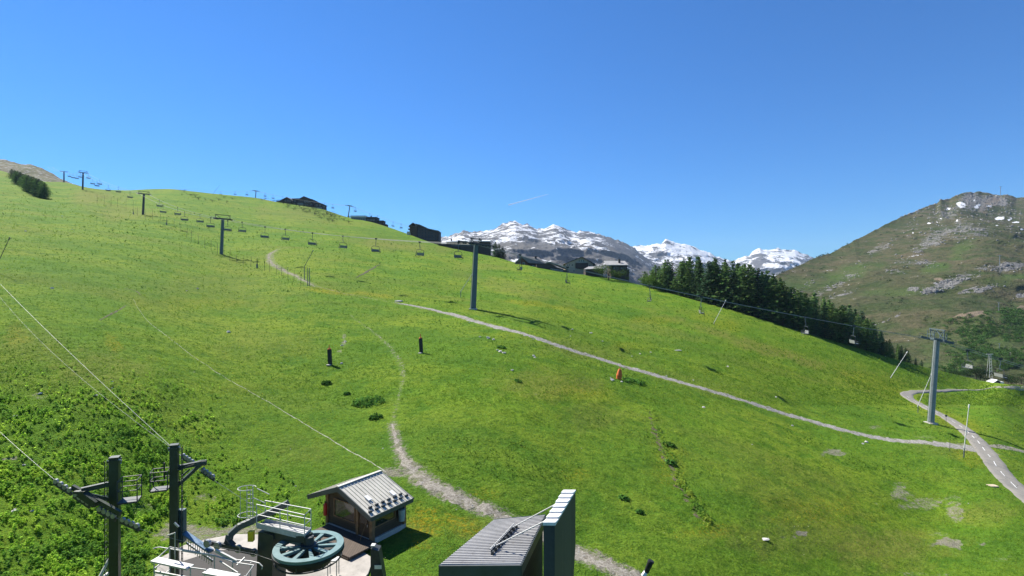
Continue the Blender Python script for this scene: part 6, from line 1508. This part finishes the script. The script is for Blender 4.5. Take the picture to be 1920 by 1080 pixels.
# low heath shrubs on the upper slope, each one its own plant
HS = [(522,377),(531,379),(540,381),(548,383),(556,386),(562,388),(570,389),(578,391),(585,391),(592,394),(600,397),(606,397),(612,399),(620,402),(628,405),(636,408),(497,374),(512,377),(566,392),(580,396),(590,399),(605,403),(618,408),(632,412),(645,414),(540,386),(553,390),(572,397),(600,408),(615,413),(655,405),(420,371),(398,378),(385,375),(372,374),(410,376),(345,360),(358,367),(366,369),(436,373),(425,380)]
sh = [broad_proto('heath_shrub', 60+k, (.016,.030,.013), 'x', 'shrub', 260, 6) for k in range(2)]; fresh = list(sh)
for k, (px, py) in enumerate(HS+[(a+random.uniform(-9, 9), b+random.uniform(1, 6)) for a, b in HS[:31]]):
    b = G(px, py); p = sh[k % 2]
    if p in fresh: fresh.remove(p); o = p; o.location = b
    else: o = dup(p, b, random.random()*6)
    o['label'] = 'low dark heath shrub in the band across the upper slope'; o['group'] = 'heath shrubs of the upper slope'
    s_ = random.uniform(2.6, 4.8); o.scale = (s_*1.9, s_*1.3, s_*.75)
# flowers
def flowers(n, zone, x0, x1, y0, y1, colr, size, label, name):
    px, py, X, Y, Z, r, i = scatter(n, x0, x1, y0, y1, .9); k = rng.random(len(X)) < np.clip(zone(px, py, r, i), 0, 1)*np.clip((fbm(X/1.4, Y/1.4, 3, 171)-.38)*4, .05, 1)
    X, Y, Z = X[k], Y[k], Z[k]; m = len(X)
    C = np.stack([X, Y, Z+rng.uniform(.1, .3, m)], 1); V, Fa = cards(C, size*rng.uniform(.7, 1.3, m)*np.clip(Y/40, .8, 2.5), np.tile([0, -.3, 1.], (m, 1)), 1.0, .4)
    o = fastmesh(name, V, Fa, BROAD, np.repeat(np.array(colr)*rng.uniform(.8, 1.2, (m, 1)), 4, 0)); tag(o, label, 'flowers', kind='stuff')
flowers(16000, lambda px, py, r, i: A_yel[r, i]*1.1+.012, -40, 1960, 640, 1112, (.62,.40,.01), .075, 'small yellow meadow flowers', 'yellow_flowers')
flowers(5000, lambda px, py, r, i: np.exp(-((px-282)/40)**2-((py-975)/32)**2)+.9*np.exp(-((px-250)/30)**2-((py-1010)/26)**2)+.10*(px > 1200)*(py > 930)+.02, -40, 1960, 700, 1112, (.50,.50,.34), .06, 'small whitish meadow flowers', 'white_flowers')
# rocks across the big mountain, alder thicket at its foot
def on_mountain(n, x0, x1, y0, y1, dens):
    px = rng.uniform(x0, x1, n); py = rng.uniform(y0, y1, n); k = rng.random(n) < dens(px, py); px, py = px[k], py[k]
    ci = np.clip(np.searchsorted(MXS, px), 0, len(MXS)-1); out = np.empty((len(px), 3))
    colpy = MPY[1:]; 
    for j in range(len(px)):
        r_ = int(np.argmin(np.abs(colpy[:, ci[j]]-py[j]))); out[j] = MV[1+r_, ci[j]]
    return px, py, out
px, py, Q3 = on_mountain(9000, 1440, 1930, 365, 640, lambda x, y: np.clip(blobs(MR_rock, x, y, .6, 5)*1.1-.1+.04, 0, 1))
m = len(Q3); s_ = rng.uniform(.4, 1.6, m)*Q3[:, 1]/700
base8 = np.array([(-1,-1,-.5),(1,-1,-.5),(1,1,-.5),(-1,1,-.5),(-.6,-.6,.7),(.5,-.7,.6),(.6,.6,.8),(-.7,.5,.6)])
V = Q3[:, None]+base8[None]*s_[:, None, None]*rng.uniform(.5, 1.1, (m, 8, 3))
fq = np.array([(3,2,1,0),(4,5,6,7),(0,1,5,4),(1,2,6,5),(2,3,7,6),(3,0,4,7)])
o = fastmesh('boulder_field', V.reshape(-1, 3), (np.arange(m)[:, None, None]*8+fq[None]).reshape(-1, 4), gmat('boulder_grey', (.19,.185,.175), .95, .3, .2)); tag(o, 'grey boulders strewn over the rocky mountain', 'boulders', kind='stuff')
def bushes(n, x0, x1, y0, y1, dens, smin, smax, nl, base, name, label):
    px, py, Q3 = on_mountain(n, x0, x1, y0, y1, dens); m = len(Q3); sz = rng.uniform(smin, smax, m)*Q3[:, 1]/450
    d = rng.normal(0, 1, (m, nl, 3)); d /= np.linalg.norm(d, axis=2)[..., None]; d[..., 2] = np.abs(d[..., 2])*.9
    C = (Q3[:, None]+d*sz[:, None, None]*rng.uniform(.6, 1.0, (m, nl, 1))).reshape(-1, 3)
    V, Fa = cards(C, np.repeat(sz*.45, nl), d.reshape(-1, 3), 1.3, .6)
    c = np.array(base)*rng.uniform(.6, 1.5, (m, 1, 1))*rng.uniform(.8, 1.2, (m, nl, 1)); o = fastmesh(name, V, Fa, BROAD, np.repeat(c.reshape(-1, 3), 4, 0)); tag(o, label, 'shrubs', kind='stuff')
MGB = [(1850,620,60,30,1.),(1905,612,45,36,1.),(1860,660,50,26,.8),(1905,665,40,20,.6),(1830,650,40,20,.9),(1800,690,60,14,.6),(1885,590,30,14,.7),(1790,640,20,40,.4),(1900,690,40,14,.5)]
bushes(5200, 1740, 1960, 575, 725, lambda x, y: np.clip(blobs(MGB, x, y, .8, 9)*1.2-.08, 0, .8), 1.1, 2.3, 26, (.065,.135,.032), 'alder_thicket', 'green alder thicket on the lower flank of the rocky mountain')
bushes(900, 1450, 1930, 400, 640, lambda x, y: .12+.5*(fbm(x/40, y/18, 3, 201) > .55), .6, 1.7, 16, (.022,.042,.014), 'scrub', 'dark scrub dotted over the rocky mountain')

# ------------------------------------------------------------------ mountain air
m, nt = newmat('mountain_air'); vol = nd(nt, 'ShaderNodeVolumePrincipled', {'Color': (.55, .74, 1.0), 'Density': 4e-5, 'Anisotropy': .0})
nt.links.new(vol.outputs[0], nd(nt, 'ShaderNodeOutputMaterial').inputs[1])
hz = MB(); hz.box((0, 3900, 40), (14000, 8600, 1300)); o = hz.build('haze', m); tag(o, kind='stuff')
scene.cycles.volume_bounces = 0
